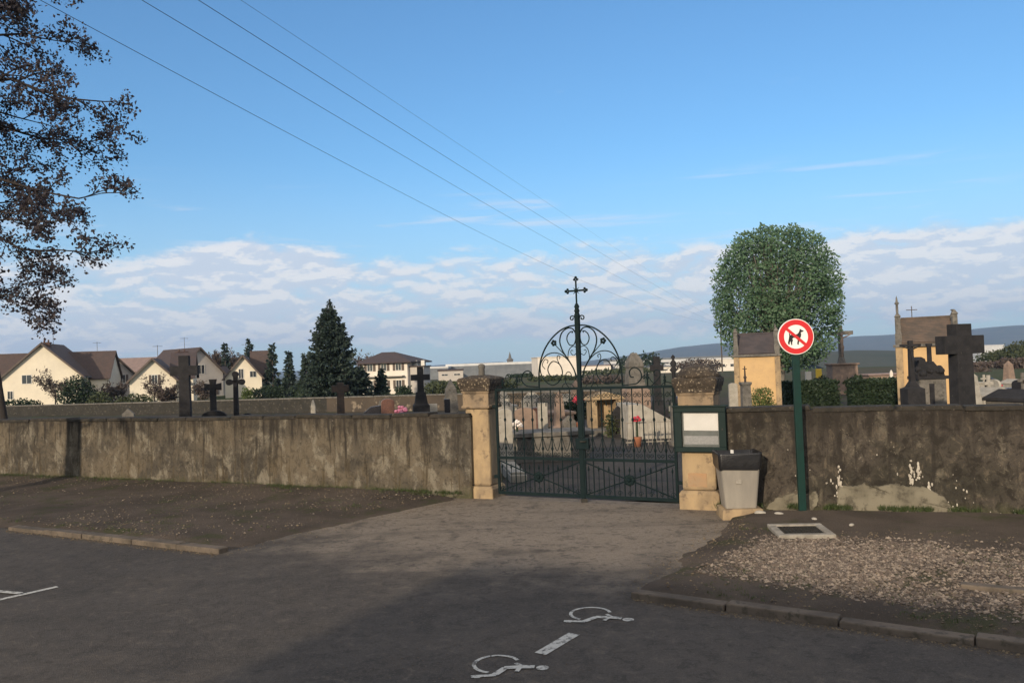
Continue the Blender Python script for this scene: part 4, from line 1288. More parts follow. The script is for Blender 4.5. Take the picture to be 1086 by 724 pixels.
bush_at(610, 424, 30, 37, 'hedge', 'dark green shrub behind the left gate leaf', 69, 1500, .08)

# --- the big clipped round tree
p = place(824, 50, 330)
t = thing('round_tree', 'big round headed green tree behind the chapels, behind the no dogs sign', 'tree', p)
zt = zat(824, 243, 50) - p.z; zb = zat(824, 392, 50) - p.z
rad = (3.62, 3.5, (zt - zb) / 2 * 1.02)
zc_ = (zt + zb) / 2
b = MB(); b.tube([(0, 0, -.2), (0, 0, 1.0), (.1, 0, zb + .8), (0, 0, zb + 2)], [.34, .27, .24, .18], 10); b.build('trunk', M['palebark'], t)
br = MB(); rnd = random.Random(14)
for k in range(95):
    a = rnd.uniform(0, 6.283); e = rnd.uniform(-.15, 1.45); l = rnd.uniform(.72, .98)
    tip = Vector((rad[0] * math.cos(a) * math.cos(e) * l, rad[1] * math.sin(a) * math.cos(e) * l, zc_ + rad[2] * math.sin(e) * l))
    p0 = Vector((rnd.uniform(-.15, .15), rnd.uniform(-.15, .15), zb + rnd.uniform(.3, 2.2)))
    mid = p0.lerp(tip, .45) + Vector((0, 0, .35))
    br.tube([p0, mid, tip], [.07, .045, .015], 5, cap=False)
br.build('limbs', M['palebark'], t)
pts = blob_points(33000, rad, 17, shell=.5, lump=.085, freq=2.2, center=(0, 0, zc_), power=2.55, gap=.37)
pts = [q for q in pts if q[2] > zb - .2 - .3 * rnd.random()]
leaf_cloud(pts, .11, seed=5, aspect=1.7).build('crown', M['leaf'], t)

# ================================================================ HOUSES
def quadprism(b, pts, nrm):
    pts = [Vector(q) for q in pts]; n = len(pts); vs = pts + [q + Vector(nrm) for q in pts]
    b.add(vs, [tuple(range(n))[::-1], tuple(range(n, 2 * n))] + [(i, (i + 1) % n, n + (i + 1) % n, n + i) for i in range(n)])
def window(t, u, z, w, h, face_y, shutters=True, panem='glass', rzside=None):
    """window in the gable wall (plane y = face_y, seen from -y); rzside: x of a side wall instead"""
    def tr(x, y, zz): return (x, y, zz) if rzside is None else (rzside[0] + rzside[1] * (face_y - y), x, zz)
    def bx_(m, cx, cy, cz, sx, sy, sz):
        if rzside is None: m.box((cx, cy, cz), (sx, sy, sz))
        else: m.box((rzside[0] + rzside[1] * (face_y - cy), cx, cz), (sy, sx, sz))
    f = MB()
    for s in (-1, 1): bx_(f, u + s * (w / 2 + .03), face_y - .02, z, .07, .08, h + .14)
    for s in (-1, 1): bx_(f, u, face_y - .02, z + s * (h / 2 + .03), w, .08, .07)
    bx_(f, u, face_y - .03, z, .05, .05, h)
    fo = f.build('window', M['frame'], t)
    g = MB(); bx_(g, u, face_y + .01, z, w, .06, h); g.build('pane', M[panem], fo)
    if shutters:
        for s in (-1, 1):
            sh = MB(); bx_(sh, u + s * (w / 2 + .07 + w * .25), face_y - .04, z, w * .48, .05, h + .06); sh.build('shutter', M['shutter'], fo)
def house(px, d, w, depth, z_eave, z_ridge, label, rz=0.0, wallm='cream', roofm='tile_brown', wins=(), chimney=None, ridge_frac=.5, over=.45, side_wins=(), wing=None, py_ref=395):
    """gable end faces the viewer (local -y); heights are absolute world z"""
    p = place(px, d, py_ref); t = thing('house', label, 'house', p, rz)
    ze, zr = z_eave - p.z, z_ridge - p.z; x0, x1 = -w / 2, w / 2; xr = x0 + w * ridge_frac
    b = MB(); b.prism([(x0, -1.0), (x1, -1.0), (x1, ze), (xr, zr - .05), (x0, ze)], 0, depth); b.build('wall', M[wallm], t)
    r = MB()
    for xa in (x0, x1):
        sgn = -1 if xa < xr else 1
        dx = xa - xr; dz = ze - zr; L = math.hypot(dx, dz); ex = xa + dx / L * over; ez = ze + dz / L * over
        q = [(xr, -over, zr + .02), (xr, depth + over, zr + .02), (ex, depth + over, ez + .02), (ex, -over, ez + .02)]
        if sgn > 0: q = q[::-1]
        quadprism(r, q, (0, 0, .16))
    ro = r.build('roof', M[roofm], t)
    vb = MB()
    for xa in (x0, x1):
        dx = xa - xr; dz = ze - zr; L = math.hypot(dx, dz); ex = xa + dx / L * over; ez = ze + dz / L * over
        vb.bar((xr, -over - .02, zr + .06), (ex, -over - .02, ez + .06), .05, .22)
    vb.build('barge_board', M['shutter'], ro)
    if chimney:
        for (cx, cy, cw, ch) in chimney:
            c = MB(); zz = zr - abs(cx - xr) * (zr - ze) / (w / 2)
            c.box((cx, cy, zz + ch / 2 - .3), (cw, .7, ch + .6)); c.box((cx, cy, zz + ch + .05), (cw + .16, .86, .12))
            for s in (-.25, .25): c.lathe([(.12, zz + ch + .1), (.10, zz + ch + .45)], (cx + s * cw, cy, 0), 8)
            c.build('chimney', M['brick'], ro)
    am = MB(); ah = 1.9; ax, ay = xr + .2, depth * .45
    am.tube([(ax, ay, zr), (ax, ay, zr + ah)], .03, 5); am.tube([(ax - .6, ay, zr + ah - .15), (ax + .6, ay, zr + ah - .15)], .02, 4)
    for q in range(6): am.tube([(ax - .5 + q * .2, ay - .3, zr + ah - .15), (ax - .5 + q * .2, ay + .3, zr + ah - .15)], .012, 4)
    am.build('aerial', M['rust'], ro)
    gm = MB()
    for xa, sg in ((x0, -1), (x1, 1)): 
        gm = MB(); gm.tube([(xa + sg * (over * .8), -over, ze - .28), (xa + sg * (over * .8), depth + over, ze - .28)], .07, 6); gm.build('gutter', M['darkclad'], ro)
    for wn_ in wins: window(t, *wn_[:4], 0, *(wn_[4:]))
    for (yy, zz, ww, hh, side) in side_wins: window(t, yy, zz, ww, hh, 0, False, 'glass', ((x1 if side > 0 else x0), side))
    if wing:
        for (wx0, wx1, wy0, wdp, we, wr, wm) in wing:
            we -= p.z; wr -= p.z
            b = MB(); T = Matrix(((0, 1, 0), (1, 0, 0), (0, 0, 1)))
            b.prism([(wy0, -1), (wy0 + wdp, -1), (wy0 + wdp, we), (wy0 + wdp / 2, wr - .05), (wy0, we)], wx0, wx1, T=T); b.build('wing_wall', M[wm], t)
            r = MB(); ym = wy0 + wdp / 2
            for ya in (wy0 - .3, wy0 + wdp + .3):
                k = (we - wr) / (wdp / 2); za = wr + k * (abs(ya - ym))
                q = [(wx0 - .3, ym, wr), (wx1 + .3, ym, wr), (wx1 + .3, ya, za), (wx0 - .3, ya, za)]
                if ya < ym: q = q[::-1]
                quadprism(r, q, (0, 0, .15))
            r.build('wing_roof', M[roofm], t)
    return t
def Z_(px, py, d): return zat(px, py, d)
# leftmost cream gable with roofs to both sides
house(45, 110, 9.6, 9, Z_(45, 399, 110), Z_(42, 365, 110), 'leftmost cream house with a steep gable, its brown roofs running off to both sides', rz=.22, wins=((-1.9, 2.3 + 1.3, 1.1, 1.1, False), (-3.9, 1.2 + .4, .6, 1.0, False)), chimney=((0.2, 1.2, 1.0, .35),), wing=((-12, 7.3, 3.2, 7, Z_(45, 402, 113), Z_(60, 374.5, 116), 'cream'),))
house(118, 124, 7.6, 10, Z_(118, 400, 124), Z_(116, 374.5, 124), 'grey gabled house between the leftmost cream house and the second cream gable', rz=.92, wallm='greywall', roofm='tile_dark', wins=((-.4, 3.2, 1.0, 1.2, True), (1.7, 3.2, .8, 1.2, True), (-1, .6, 1.2, 1.3, True)), chimney=((-1.2, 3.0, 1.3, .7),))
house(162, 104, 5.4, 9, Z_(162, 403, 104), Z_(160, 381, 104), 'low cream gabled house with dark roof just left of the tallest dark cross', rz=.30, roofm='tile_dark', wins=((.2, 3.0, .6, 1.1, True),), wing=((2.0, 4.6, 1.6, 7, Z_(180, 400, 108), Z_(180, 376, 112), 'cream'),))
house(212, 126, 7.6, 11, Z_(212, 396, 126), Z_(207, 369.5, 126), 'taller pale grey gabled house behind the tallest dark cross', rz=.85, wallm='greywall', roofm='tile_dark', wins=((0.2, 4.2, 1.1, 1.3, False), (1.9, .9, 1.0, 1.2, True), (-1.8, 1.0, 1.0, 1.2, True)), chimney=((-1.5, 2.5, 1.7, 1.0), (3.0, 2.5, .6, 1.2)), wing=((3.0, 6.6, 1.5, 6, Z_(235, 400, 128), Z_(235, 389, 131), 'greywall'),))
house(258, 116, 4.9, 10, Z_(258, 400, 116), Z_(257, 377.5, 116), 'small cream gabled house furthest right in the row, beside the small conifers', rz=.26, roofm='tile_brown', wins=((-.3, 3.3, .6, 1.3, False), (1.3, 3.2, .8, .8, False)), wing=((1.0, 3.4, 3, 5, Z_(270, 396, 119), Z_(270, 373, 122), 'cream'),))
# long faded roof behind
p = place(140, 165, 390); t = thing('house', 'long house with faded rose roof behind the grey gable and second cream gable', 'house', p, .05)
b = MB(); T = Matrix(((0, 1, 0), (1, 0, 0), (0, 0, 1))); zr = Z_(140, 380, 168) - p.z; ze = Z_(140, 394, 163) - p.z
b.prism([(0, -1), (9, -1), (9, ze), (4.5, zr), (0, ze)], -7, 6.5, T=T); b.build('wall', M['greywall'], t)
r = MB(); quadprism(r, [(-7.3, -.3, ze - .1), (6.8, -.3, ze - .1), (6.8, 4.5, zr + .02), (-7.3, 4.5, zr + .02)], (0, 0, .15)); quadprism(r, [(-7.3, 4.5, zr + .02), (6.8, 4.5, zr + .02), (6.8, 9.3, ze - .1), (-7.3, 9.3, ze - .1)], (0, 0, .15)); r.build('roof', M['tile_rose'], t)
# low hipped house
p = place(408, 108, 395); t = thing('house', 'pale low house with a hipped dark roof to the right of the tallest conifer', 'house', p, -.20)
ze = Z_(430, 383, 104) - p.z; zr = Z_(400, 373, 107) - p.z
b = MB(); b.box((0, 4, (ze - 1) / 2), (6.2, 8, ze + 1)); b.build('wall', M['whitewall'], t)
r = MB(); o_ = .7
vs = [(-3.1 - o_, -o_, ze), (3.1 + o_, -o_, ze), (3.1 + o_, 8 + o_, ze), (-3.1 - o_, 8 + o_, ze), (-1.6, 3.5, zr), (.2, 3.5, zr)]
vs += [(v[0], v[1], v[2] - .16) for v in vs[:4]]
r.add(vs, [(0, 1, 5, 4), (1, 2, 5), (2, 3, 4, 5), (3, 0, 4), (0, 6, 7, 1), (1, 7, 8, 2), (2, 8, 9, 3), (3, 9, 6, 0), (6, 9, 8, 7)]); r.build('roof', M['tile_dark'], t)
for zz in (1.2, 3.55):
    for x in (-2.0, -.1, 1.9): window(t, x, zz, .7, 1.05, 0, True)
b = MB(); b.box((0, -.5, 2.3), (5.4, 1.0, .12)); b.build('balcony', M['greywall'], t)
# annex with antennas right of it
p = place(437, 108, 400); t = thing('annex', 'small flat roofed pale annex to the right of the low hipped house', 'building', p, -.1)
ze = Z_(437, 388, 108) - p.z
b = MB(); b.box((0, 2, ze / 2 - .4), (3.2, 4, ze + .6)); b.build('wall', M['greywall'], t); b = MB(); b.box((0, 2, ze - .06), (3.5, 4.3, .14)); b.build('roof', M['tile_dark'], t)
for x in (-1.1, .2, 1.2):
    b = MB(); b.box((x, 1.5, ze + .35), (.45, .5, .7)); b.build('chimney', M['frame'], t)
# white block
def block(px, pytop, pybot, w_px, d, label, wallm='cladding', roofm='darkclad', rz=0.0, depth=10, wins=0, name='building', band=.0, roof_h=.3):
    p = place(px, d, pytop); ztop = zat(px, pytop, d) - p.z; w = w_px * d / FPX
    t = thing(name, label, 'building', p, rz)
    b = MB(); b.box((0, depth / 2, ztop / 2 - .5), (w, depth, ztop + 1)); b.build('wall', M[wallm], t)
    b = MB(); b.box((0, depth / 2, ztop + roof_h / 2), (w + .4, depth + .4, roof_h)); b.build('roof', M[roofm], t)
    if band:
        b = MB(); b.box((0, -.12, ztop - band / 2 - .05), (w + .3, .2, band)); b.build('fascia', M['cladding'], t)
    for k in range(wins):
        window(t, -w / 2 + w * (k + .5) / wins, ztop * .62, w / wins * .5, ztop * .16, 0, False)
    return t
block(592, 378.5, 400, 44, 190, 'bright plain white block seen through the left half of the gate crest', 'whitewall', 'whitewall', .12, 10, 0, roof_h=.15)
block(521, 387, 398, 96, 400, 'long low warehouse with a white roof edge left of the gate crest', 'darkclad', 'cladding', 0, 30, 0, roof_h=1.1)
block(462, 390.5, 400, 26, 380, 'short low shed with a pale roof beyond the cross on its stepped base', 'darkclad', 'cladding', 0, 20, 0, roof_h=.8)
block(478, 393, 402, 26, 180, 'brown roofed low building behind the left gate pillar', 'greywall', 'tile_dark', .1, 8, 2)
block(631, 388, 396, 34, 330, 'low tan building seen through the right half of the gate crest', 'whitewall', 'tile_rose', -.1, 14, 3)
block(712, 381, 395, 130, 420, 'long white low building right of the gate, behind the crosses', 'cladding', 'darkclad', 0, 30, 0, roof_h=.9, band=2.0)
block(680, 386, 400, 60, 340, 'white building with several storeys to the right of the obelisk', 'cladding', 'darkclad', .08, 16, 5, roof_h=.4)
block(705, 389, 403, 34, 260, 'pale stepped building between the obelisk and right gate pillar', 'whitewall', 'darkclad', .08, 12, 3, roof_h=.3)
block(760, 381, 392, 46, 300, 'pale building just above the right gate pillar', 'whitewall', 'cladding', .0, 12, 4, roof_h=.5)
block(1052, 366.5, 376, 26, 800, 'pale far building on the slope right of the big dark cross', 'cladding', 'cladding', 0, 20, 0, roof_h=.8)
block(1082, 374.5, 382, 16, 500, 'pinkish house among the trees at the right edge', 'rosestone', 'tile_rose', 0, 12, 2, roof_h=.8)
# church far off
p = place(541, 900, 385); t = thing('church', 'tiny far church tower with pointed spire on the skyline left of the gate crest', 'church', p)
zt = zat(541, 382, 900) - p.z; zp = zat(541, 373, 900) - p.z
b = MB(); b.box((0, 0, zt / 2), (6.5, 6.5, zt)); b.build('tower', M['greystone'], t)
b = MB(); b.lathe([(4.2, zt), (3.8, zt + 1), (1.8, zt + 2.6), (1.6, zt + 4), (.15, zp)], (0, 0, 0), 8); b.build('spire', M['greystone'], t)
b = MB(); b.prism([(-14, 0), (14, 0), (14, zt * .70), (0, zt * .80), (-14, zt * .70)], 4, 40); b.build('nave', M['tile_brown'], t)

# ================================================================ CEMETERY
# far boundary wall
fa, fb = P(640, 400, 52), P(-60, 400, 74)
d_ = fb - fa; d_.z = 0; L = d_.length; rz = math.atan2(-d_.y, -d_.x)
t = thing('boundary_wall', 'plain tan wall closing the far side of the cemetery below the conifers', 'wall', (fb.x, fb.y, 0), rz)
b = MB(); vs = []; fs = []
nx = 80
zA, zB_ = zat(20, 431, 71), zat(490, 417.5, 56)
for i in range(nx + 1):
    f = i / nx; x = L * f; zz = zA * (1 - f) + zB_ * f
    w_ = .02 * mnoise.noise(Vector((x * .5, 0, 3)))
    for (y, z) in ((w_, -2), (w_ * .5, -.6), (0, zz), (.3, zz), (.3, -2)): vs.append((x, y, z))
for i in range(nx):
    for k in range(4): a = i * 5 + k; fs.append((a, a + 5, a + 6, a + 1))
b.add(vs, fs); M['farwall'] = mat('tan_wall_render', (.085, .066, .049), (.052, .043, .035), .35, .95, .4, .02, (.21, .17, .125), 1.4, (.55, .65)); b.mi = [1 if (i // 4) < nx * .655 else 0 for i in range(len(b.f))]; b.build('wall_face', [M['farwall'], mat('dark_grey_wall', (.038, .035, .030), (.027, .026, .022), 1.2, .95, .6, .02, (.09, .08, .065), 5, (.55, .66))], t)  # left part of the wall in a darker grey than the tan right part
b = MB(); rnd = random.Random(2)
x = 0
while x < L - 2: b.box((x + 1, .15, (zA * (1 - x / L) + zB_ * x / L) + .04), (1.96, .42, .09)); x += 2
b.build('coping', M['greystone'], t)

def gpos(px, d, py=430): return place(px, d, py)
def stone_cross(px, pytop, d, arm_w_px, arm_py, post_px, label, m='darkstone', style='latin', rz=0.0, base=1.0, group=None, name='grave_cross', depth=None):
    s = d / FPX; p = gpos(px, d, (pytop + 430) / 2); top = zat(px, pytop, d) - p.z; az = zat(px, arm_py, d) - p.z
    w = post_px * s; aw = arm_w_px * s; dp = depth or w * .8
    t = thing(name, label, 'cross', p, rz)
    b = MB(); zb = .55 * base
    b.square(0, 0, [(w * 1.9, -.3), (w * 1.9, zb * .35), (w * 1.75, zb * .38), (w * 1.45, zb * .40), (w * 1.4, zb * .72), (w * 1.1, zb * .76), (w * .8, zb)])
    b.build('pedestal', M[m], t, bevel=.01)
    c = MB()
    if style in ('latin', 'flared'):
        e = 0.0 if style == 'latin' else .35
        h = w * .52
        poly = [(-h * 1.15, zb * .9), (h * 1.15, zb * .9), (h, az - h), (aw / 2, az - h * (1 + e)), (aw / 2, az + h * (1 + e)), (h, az + h), (h * (1 + e), top), (-h * (1 + e), top), (-h, az + h), (-aw / 2, az + h * (1 + e)), (-aw / 2, az - h * (1 + e)), (-h, az - h)]
        c.prism(poly, -dp / 2, dp / 2)
    elif style == 'lobed':
        h = w * .36
        c.prism([(-h * 1.2, zb * .9), (h * 1.2, zb * .9), (h, az), (-h, az)], -dp / 2, dp / 2)
        c.box((0, 0, az), (aw * .8, dp * .9, h * 2)); c.box((0, 0, (az + top) / 2 - .02), (h * 2, dp * .9, top - az))
        for x, z in ((aw * .38, az), (-aw * .38, az), (0, top - h * 1.3)): 
            c.tube([(x, -dp * .46, z), (x, dp * .46, z)], h * 1.5, 12, smooth=False)
    c.build('cross', M[m], t, bevel=.012)
    return t
def headstone(px, pytop, d, w_px, label, m='granite', top='flat', rz=0.0, slab=True, group=None, name='headstone', pos=None, H=None, W=None, slab_m=None):
    p = pos or gpos(px, d, pytop); H = H or (zat(px, pytop, d) - p.z); w = W or w_px * d / FPX
    t = thing(name, label, 'grave', p, rz, group)
    b = MB(); h = w / 2
    if top == 'flat': poly = [(-h, .1), (h, .1), (h, H), (-h, H)]
    elif top == 'slant': poly = [(-h, .1), (h, .1), (h, H), (-h * .2, H * .96), (-h, H * .78)]
    elif top == 'gable': poly = [(-h, .1), (h, .1), (h, H * .8), (0, H), (-h, H * .8)]
    else: poly = [(-h, .1), (h, .1)] + [(h * math.cos(R(a)), H - h * .55 + h * .55 * math.sin(R(a))) for a in range(0, 181, 20)]
    b.prism(poly, -.08, .08); b.build('stele', M[m], t, bevel=.012)
    b = MB(); b.box((0, 0, .0), (w * 1.12, .34, .26)); b.build('base', M[slab_m or m], t, bevel=.012)
    if slab:
        b = MB(); b.box((0, -1.12, .06), (w * 1.05, 1.86, .22)); b.box((0, -1.12, .19), (w * .92, 1.7, .06)); b.build('slab', M[slab_m or m], t, bevel=.012)
    return t
def flowers(px, pytop, d, label, m='pink', r=.16, pos=None, n=26, seed=1):
    p = pos or gpos(px, d, pytop); t = thing('flower_pot', label, 'flowers', p, 0); rnd = random.Random(seed)
    z = (zat(px, pytop, d) - p.z - r * .9) if pos is None else r * 1.6
    b = MB(); b.lathe([(.08, -.02), (.12, z * .9 if z < .4 else .24), (.13, z if z < .4 else .26)], (0, 0, 0), 12)
    b.build('pot', M['pot'], t)
    b = MB(); b.tube([(0, 0, .1), (0, 0, z)], .03, 6); b.build('stalks', M['hedge'], t)
    b = MB()
    for k in range(n):
        v = Vector((rnd.gauss(0, 1), rnd.gauss(0, 1), rnd.gauss(0, 1))).normalized() * r * rnd.uniform(.6, 1)
        b.ball((v.x, v.y, z + v.z * .8), r * .26, 5, 1, 1, .8)
    b.build('blooms', M[m], t); return t
rzc = .35
stone_cross(196, 377, 26, 28, 393, 10, 'tallest dark stone cross behind the left wall, standing before the low cream gable', rz=.15)
stone_cross(226, 402, 24, 17, 410, 5.5, 'dark small flared cross, middle one of the three left of the far wall', style='flared', rz=.15)
stone_cross(250, 394, 25, 17, 405, 6, 'dark cross with rounded lobed ends before the small cream gabled house', style='lobed', rz=.10)
stone_cross(361, 405.5, 24, 18, 412, 7, 'brown lichened cross standing right below the tallest conifer', m='rust', rz=.25, base=.8)
stone_cross(446, 389, 27, 20, 400, 6, 'dark cross on a tall stepped base before the annex, left of the gate', m='darkstone', rz=.2, base=2.8)
p = gpos(332, 20, 430); t = thing('marker_post', 'thin pale stone marker standing alone behind the left wall, left of the brown cross', 'grave', p, .2)
b = MB(); hh = zat(332, 424, 20) - p.z; b.square(0, 0, [(.10, -.2), (.10, hh * .4), (.06, hh * .45), (.055, hh * .9), (.02, hh)]); b.build('stele', M['palestone'], t, bevel=.01)
headstone(395, 430, 30, 18, 'black polished slanted headstone left of the brown one', 'granite', 'slant', .2)
headstone(411, 422.5, 30, 14, 'brown polished headstone with rounded top left of the pink flowers', 'redgranite', 'round', .2)
headstone(403, 424, 31, 5, 'narrow grey stele squeezed between the black and brown headstones', 'greystone', 'gable', .2, slab=False)
flowers(424, 430, 29, 'bunch of pink flowers right of the brown headstone', 'pink', .26, n=34)
headstone(459, 428, 30, 9, 'small white headstone right of the cross on a tall stepped base', 'palestone', 'flat', .2)
headstone(474, 423, 29, 6, 'small black upright headstone nearest the left gate pillar', 'granite', 'flat', .2)
p = gpos(478, 32, 415); t = thing('obelisk', 'grey pointed stele close to the left gate pillar', 'grave', p, .2)
b = MB(); hh = zat(477, 402, 32) - p.z; b.square(0, 0, [(.36, -.2), (.36, .5), (.26, .55), (.20, hh * .8), (.02, hh)]); b.build('shaft', M['greystone'], t, bevel=.01)
headstone(227, 435, 22, 26, 'low dark rounded tomb head behind the middle small cross', 'darkstone', 'round', .2)
headstone(262, 438, 23, 10, 'tiny dark headstone right of the lobed cross', 'darkstone', 'round', .2, slab=False)
headstone(136, 433, 34, 12, 'grey low headstone far left behind the wall', 'greystone', 'gable', .2)

# through the gate
headstone(535, 433, 17.5, 15, 'sunlit cream headstone right behind the left end of the gate', 'palestone', 'round', .12)
headstone(556, 432, 22, 24, 'rose stone broad headstone behind the left gate leaf', 'rosestone', 'round', .12, slab_m='greystone')
p = gpos(575, 19, 460); t = thing('raised_tomb', 'long grey raised tomb behind the left gate leaf', 'tomb', p, .12)
b = MB(); b.box((0, 0, .30), (2.0, .95, .62)); b.build('chest', M['greystone'], t, bevel=.02); b = MB(); b.box((0, 0, .66), (2.2, 1.1, .10)); b.build('lid', M['greystone'], t, bevel=.02)
b = MB(); b.box((0, 0, -.02), (2.3, 1.25, .12)); b.build('step', M['darkstone'], t, bevel=.02)
flowers(548, 445, 19, 'white flowers in a pot on the ground by the sunlit cream headstone', 'whitepetal', .13, seed=5)
headstone(575, 427, 24, 10, 'pale upright stele in the middle of the left gate leaf', 'palestone', 'flat', .12, slab=False)
headstone(568, 432, 25, 7, 'reddish narrow stele left of the pale upright one', 'redgranite', 'flat', .12, slab=False)
p = gpos(593, 26, 430); t = thing('obelisk', 'slender pinkish obelisk seen between the bars of the left gate leaf', 'grave', p, .2)
b = MB(); hh = zat(593, 415, 26) - p.z; b.square(0, 0, [(.26, -.2), (.26, .35), (.17, .4), (.10, hh * .92), (.015, hh)]); b.build('shaft', M['rosestone'], t, bevel=.01)
flowers(613, 419, 30, 'red flowers high behind the gate post', 'redpetal', .2, seed=7)
headstone(603, 440, 23, 14, 'mottled grey headstone left of the gate post', 'greystone', 'gable', .12)
# small stone chapel niche behind the post
p = gpos(641, 27, 430); t = thing('niche_tomb', 'ochre canopied tomb with a dark arched niche just right of the gate post', 'tomb', p, .1)
hh = zat(641, 416, 27) - p.z
b = MB()
for s in (-1, 1): b.box((s * .42, 0, hh * .42), (.22, .7, hh * .84))
b.box((0, .3, hh * .42), (.62, .08, hh * .84)); b.build('side_walls', M['sandstone'], t, bevel=.01)
b = MB(); b.prism([(-.62, hh * .84), (.62, hh * .84), (.50, hh * .92), (0, hh * 1.02), (-.50, hh * .92)], -.42, .42); b.build('pediment', M['sandstone'], t, bevel=.01)
b = MB(); b.box((0, -.5, .1), (1.5, 1.9, .3)); b.build('platform', M['greystone'], t, bevel=.01)
# tall obelisk-like monument
p = gpos(673, 34, 400); t = thing('monument', 'tall weathered stone monument with blunt pointed top, right of the gate crest', 'monument', p, .15)
hh = zat(673, 374, 34) - p.z
b = MB(); b.square(0, 0, [(.62, -.2), (.62, .5), (.5, .55), (.48, 1.3), (.40, 1.38)]); b.build('pedestal', M['rosestone'], t, bevel=.012)
b = MB(); b.square(0, 0, [(.36, 1.38), (.28, hh * .78), (.33, hh * .80), (.30, hh * .86), (.20, hh * .94), (.10, hh)]); b.build('shaft', M['greystone'], t, bevel=.02)
# side tomb triangular white with railings
p = gpos(692, 24, 435); t = thing('white_tomb', 'pale sloped tomb behind low railings, behind the right gate leaf', 'tomb', p, .1)
b = MB(); b.prism([(-.75, 0), (.95, 0), (.9, .35), (-.3, 1.05), (-.7, 1.05)], 0, 1.6); b.build('body', M['palestone'], t, bevel=.02)
p = gpos(700, 22.4, 445); t = thing('grave_railing', 'low pale railing round a grave behind the right gate leaf', 'railing', p, .05)
b = MB()
for z in (.10, .62): b.box((0, 0, z), (1.9, .025, .03))
b.build('rails', M['concrete'], t)
for k in range(17):
    b = MB(); b.tube([(-.9 + k * .1125, 0, 0), (-.9 + k * .1125, 0, .68)], .009, 6); b.build('baluster', M['concrete'], t)
stone_cross(697, 378, 26, 14, 390, 6, 'dark cross behind the right gate leaf, left of the black finial', m='darkstone', rz=.1, base=2.0)
p = gpos(715, 23, 410); t = thing('finial_post', 'slim black post with knobbed finial just left of the right gate pillar', 'grave', p, .1)
hh = zat(715, 376, 23) - p.z
b = MB(); b.lathe([(.10, 0), (.10, .8), (.05, .9), (.05, hh - .5), (.11, hh - .42), (.05, hh - .34), (.10, hh - .24), (.03, hh - .14), (.06, hh - .06), (.01, hh)], (0, 0, 0), 10); b.build('shaft', M['darkstone'], t)
headstone(655, 430, 25, 12, 'dark shrub-side headstone behind the right gate leaf', 'darkstone', 'gable', .1, slab=False)
headstone(722, 430, 22, 22, 'sunlit grey headstone partly hidden by the right gate pillar', 'greystone', 'flat', .1)
flowers(675, 440, 22, 'small red flowers below the tall monument', 'redpetal', .12, seed=12)
bush_at(648, 436, 14, 25, 'bush', 'small green bush at the foot of the ochre canopied tomb', 71, 500, .06)

# chapels
def chapel(px, d, L, D, z_wall, z_ridge, fin_l, fin_r, rz, label, roofm, cross_l=False):
    p = place(px, d, 400); t = thing('chapel', label, 'chapel', p, rz)
    zw, zr = z_wall - p.z, z_ridge - p.z; h = L / 2
    b = MB(); b.box((0, 0, zw / 2), (L - .10, D - .1, zw)); b.build('wall', M['chapelwall'], t)
    b = MB(); b.box((0, 0, .02), (L + .14, D + .14, .26)); b.build('plinth', M['greystone'], t, bevel=.01)
    for sx in (-1, 1):
        for sy in (-1, 1):
            b = MB(); b.box((sx * (h - .10), sy * (D / 2 - .10), zw / 2 + .075), (.25, .25, zw - .15)); b.build('corner_pilaster', M['sandstone'] if sx < 0 else M['sandstone'], t, bevel=.01)
    b = MB(); b.box((0, 0, zw + .03), (L + .20, D + .20, .10)); b.build('cornice', M['greystone'], t, bevel=.01)
    T = Matrix(((0, 1, 0), (1, 0, 0), (0, 0, 1)))
    b = MB()
    q = [(-h + .2, -D / 2 - .04, zw + .085), (h - .2, -D / 2 - .04, zw + .085), (h - .2, 0, zr), (-h + .2, 0, zr)]; quadprism(b, q, (0, -.02, .07))
    q = [(-h + .2, 0, zr), (h - .2, 0, zr), (h - .2, D / 2 + .04, zw + .085), (-h + .2, D / 2 + .04, zw + .085)]; quadprism(b, q, (0, .02, .07))
    b.box((0, 0, zr + .06), (L - .42, .14, .10)); b.build('roof', M[roofm], t)
    for s, fz, nm in ((-1, fin_l, 'l'), (1, fin_r, 'r')):
        b = MB(); x0 = s * (h - .10); 
        b.prism([(-D / 2 - .06, zw + .08), (D / 2 + .06, zw + .08), (D / 2 + .06, zw + .28), (.14, zr + .14), (-.14, zr + .14), (-D / 2 - .06, zw + .28)], x0 - .10, x0 + .10, T=T)
        go = b.build('gable_coping', M['greystone'], t, bevel=.01)
        b = MB(); f = fz - p.z
        b.square(x0, -D / 2 + .10, [(.12, zw + .08), (.12, zw + .5), (.09, zw + .55), (.085, zr + .1), (.12, zr + .13), (.02, zr + .28)]); b.build('pinnacle', M['greystone'], t, bevel=.008)
        b = MB(); b.lathe([(.10, zr + .12), (.07, zr + .2), (.05, zr + .25), (.05, f - .35 if f - zr > .7 else zr + .28), (.10, f - .30 if f - zr > .7 else zr + .31), (.05, f - .24 if f - zr > .7 else zr + .34), (.03, f - .1), (.008, f)], (x0, 0, 0), 8); b.build('finial', M['greystone'], go)
    if cross_l:
        b = MB(); b.bar((-h + .62, 0, zr + .1), (-h + .62, 0, zr + .55), .03); b.bar((-h + .42, 0, zr + .40), (-h + .82, 0, zr + .40), .026); b.build('roof_cross', M['rust'], t)
    # door on the gable end
    b = MB(); b.box((-h + .03, 0, zw * .42), (.08, .8, zw * .8)); b.build('door', M['rust'], t)
    return t
chapel(803, 40, 2.05, 2.1, Z_(803, 377.5, 39), Z_(803, 355, 40), Z_(783, 352, 40), Z_(820, 343, 40), -.27, 'smaller ochre chapel with dark slate roof left of the no dogs sign', 'slate')
